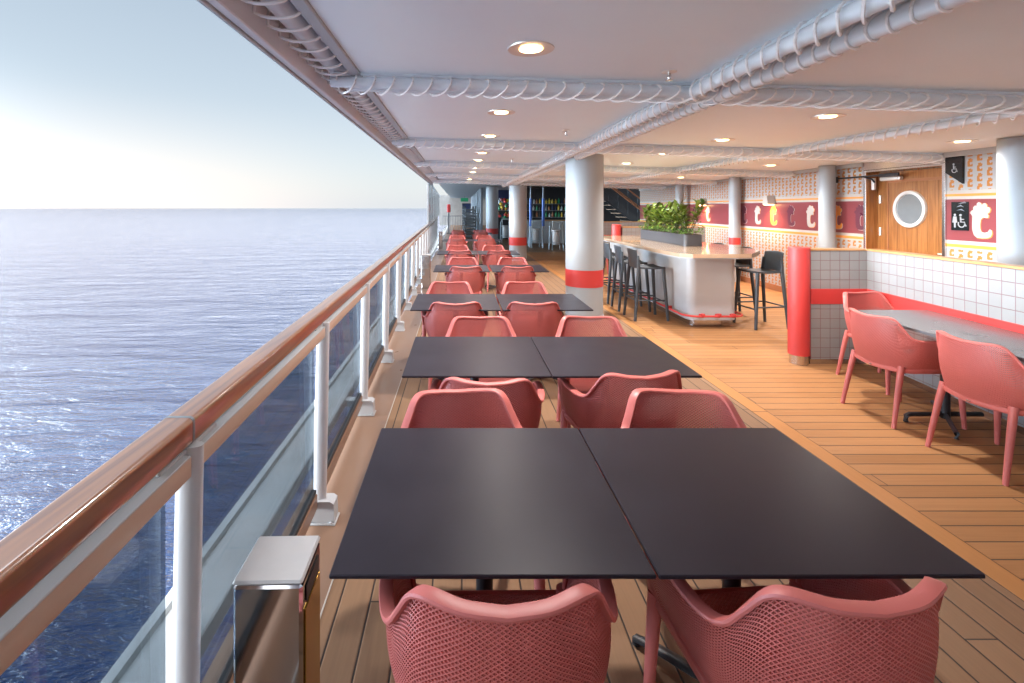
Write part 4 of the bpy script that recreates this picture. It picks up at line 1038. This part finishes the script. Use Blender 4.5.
t = thing('exit_sign', 'small green exit sign hung under the far slatted ceiling', 'sign', (0.35, 38, 0))
MB().box(-0.30, 0.30, 0, 0.04, 2.15, 2.45, 0.01).build('sign_box', 'green', t); MB().tube([(0, 0.02, 2.45), (0, 0.02, 2.60)], 0.01, 6).build('hanger', 'greysteel', t)
t = thing('life_vest_box', 'red safety cabinet at the far end of the promenade', 'cabinet', (-0.75, 32, 0))
MB().box(-0.12, 0.12, -0.1, 0.1, 1.35, 1.9, 0.04).build('cabinet', 'red', t); MB().box(-0.05, 0.05, -0.05, 0.05, 0.002, 1.30).build('stand', 'greysteel', t)

# far indoor bar
fb = thing('back_bar', 'dark back bar with coloured bottles and fruit display beyond the columns', 'bar', (0, 0, 0))
m_ = MB(); m_.box(1.9, 6.2, 25.4, 25.6, 0.002, 2.85); m_.box(1.9, 6.2, 22.6, 25.4, 2.70, 2.85); m_.build('back_panel', 'dark', fb)
m_ = MB()
for z in (1.15, 1.5, 1.85): m_.box(2.0, 6.0, 25.05, 25.39, z, z+0.03)
m_.build('shelf', 'greysteel', fb)
m_ = MB(); m_.box(2.9, 6.1, 22.3, 22.9, 0.004, 1.05, 0.01); m_.build('counter', 'paleblue', fb)
m_ = MB(); m_.box(2.85, 6.15, 22.2, 22.95, 1.051, 1.09, 0.006); m_.build('countertop', 'oak', fb)
m_ = MB(); m_.box(1.9, 3.0, 25.28, 25.38, 2.15, 2.65); m_.build('header_panel', 'navy', fb)
bm = ['green', 'dark', 'stairwood', 'paleblue', 'greysteel', 'green', 'yellow', 'navy']
for i in range(70):
    z = (1.18, 1.53, 1.88)[i % 3]; x = 2.05 + (i//3)*0.165+rnd.uniform(-.02, .02); h = rnd.uniform(.2, .3)
    MB().lathe([(0.05, z+0.001), (0.055, z+h*0.6), (0.02, z+h*0.75), (0.018, z+h)], (x, 25.18, 0), 10).build('bottle', bm[rnd.randrange(8)], fb)
for i in range(26):
    x = 2.0+rnd.uniform(0, 0.8); MB().lathe([(0.02, 0), (0.08, 0.04), (0.09, 0.09), (0.06, 0.15), (0.01, 0.17)], (x, 24.9+rnd.uniform(-.1, .1), rnd.uniform(0.9, 2.0)), 10).build('fruit', ['red', 'yellow', 'maroon', 'green', 'red'][i % 5], fb)
for x, y, lb in ((2.93, 19.9, 'blue round post with white top, left of the pair in the far bar'), (3.45, 19.9, 'blue round post with white top, right of the pair in the far bar')):
    t = thing('blue_post', lb, 'post', (x, y, 0), 0, 'blue posts in the far bar')
    MB().tube([(0, 0, 0.9), (0, 0, 2.05)], 0.06, 14).build('padding', 'blue', t); MB().tube([(0, 0, 0.002), (0, 0, 2.85)], 0.03, 10).build('pole', 'greysteel', t)
def high_stool(x, y, lb):
    t = thing('high_stool', lb, 'bar stool', (x, y, 0), 0.1, 'pale stools at the far bar')
    MB().lathe([(0.12, 0.20), (0.15, 0.22), (0.15, 0.72), (0.19, 0.76), (0.19, 0.80), (0.0, 0.80)], n=20).build('drum_seat', 'white', t)
    m_ = MB()
    for sx in (-0.22, 0.22):
        m_.tube([(sx, 0.2, 0.002), (sx*0.9, 0.18, 0.95), (sx*0.9, -0.18, 1.12), (sx, -0.24, 0.002)], 0.018, 8)
    m_.tube([(-0.2, -0.18, 1.12), (0.2, -0.18, 1.12)], 0.03, 8); m_.tube([(-0.215, 0.19, 0.3), (0.215, 0.19, 0.3)], 0.014, 8); m_.tube([(-0.215, -0.22, 0.3), (0.215, -0.22, 0.3)], 0.014, 8)
    m_.build('frame', 'paleblue', t)
high_stool(3.78, 18.9, 'pale blue metal high stool at the far bar, nearest of three')
high_stool(3.15, 20.0, 'pale blue metal high stool at the far bar, middle of three')
high_stool(2.72, 21.0, 'pale blue metal high stool at the far bar, farthest of three')
high_stool(2.2, 23.2, 'pale metal high stool seen left of the middle thick column')

# staircase
stc = thing('staircase', 'dark open staircase with wooden handrails beyond the end of the patterned wall', 'staircase', (0, 0, 0))
m_ = MB(); m_.box(5.6, 9.5, 21.6, 21.7, 0.002, 2.85); m_.build('back_panel', 'dark', stc)
m_ = MB()
for k in range(14):
    x = 7.7-k*0.20; z = 0.62+k*0.165
    if z < 2.8: m_.box(x-0.14, x+0.14, 19.8, 20.9, z-0.03, z, 0.004)
m_.build('tread', 'bartop', stc)
m_ = MB()
for y in (19.75, 20.95): m_.prism([(7.8, 0.55), (7.9, 0.8), (5.2, 2.87), (5.1, 2.6)], y-0.02, y+0.02, 'XZ')
m_.build('stringer', 'black', stc)
m_ = MB()
for y, dz in ((19.72, 0.95), (19.72, 0.50), (20.98, 0.95)): m_.tube([(8.0, y, 0.62+dz), (5.2, y, 2.78+dz-0.0)], 0.028, 8)
m_.build('handrail', 'stairwood', stc)
m_ = MB()
for k in range(7): m_.tube([(7.7-k*0.4, 19.72, 0.7+k*0.31), (7.7-k*0.4, 19.72, 1.75+k*0.31)], 0.012, 6)
m_.build('baluster', 'black', stc)
MB().box(5.5, 9.5, 19.4, 19.5, 0.002, 1.05).build('base_panel', 'white', stc)
print('objects', len(bpy.data.objects))
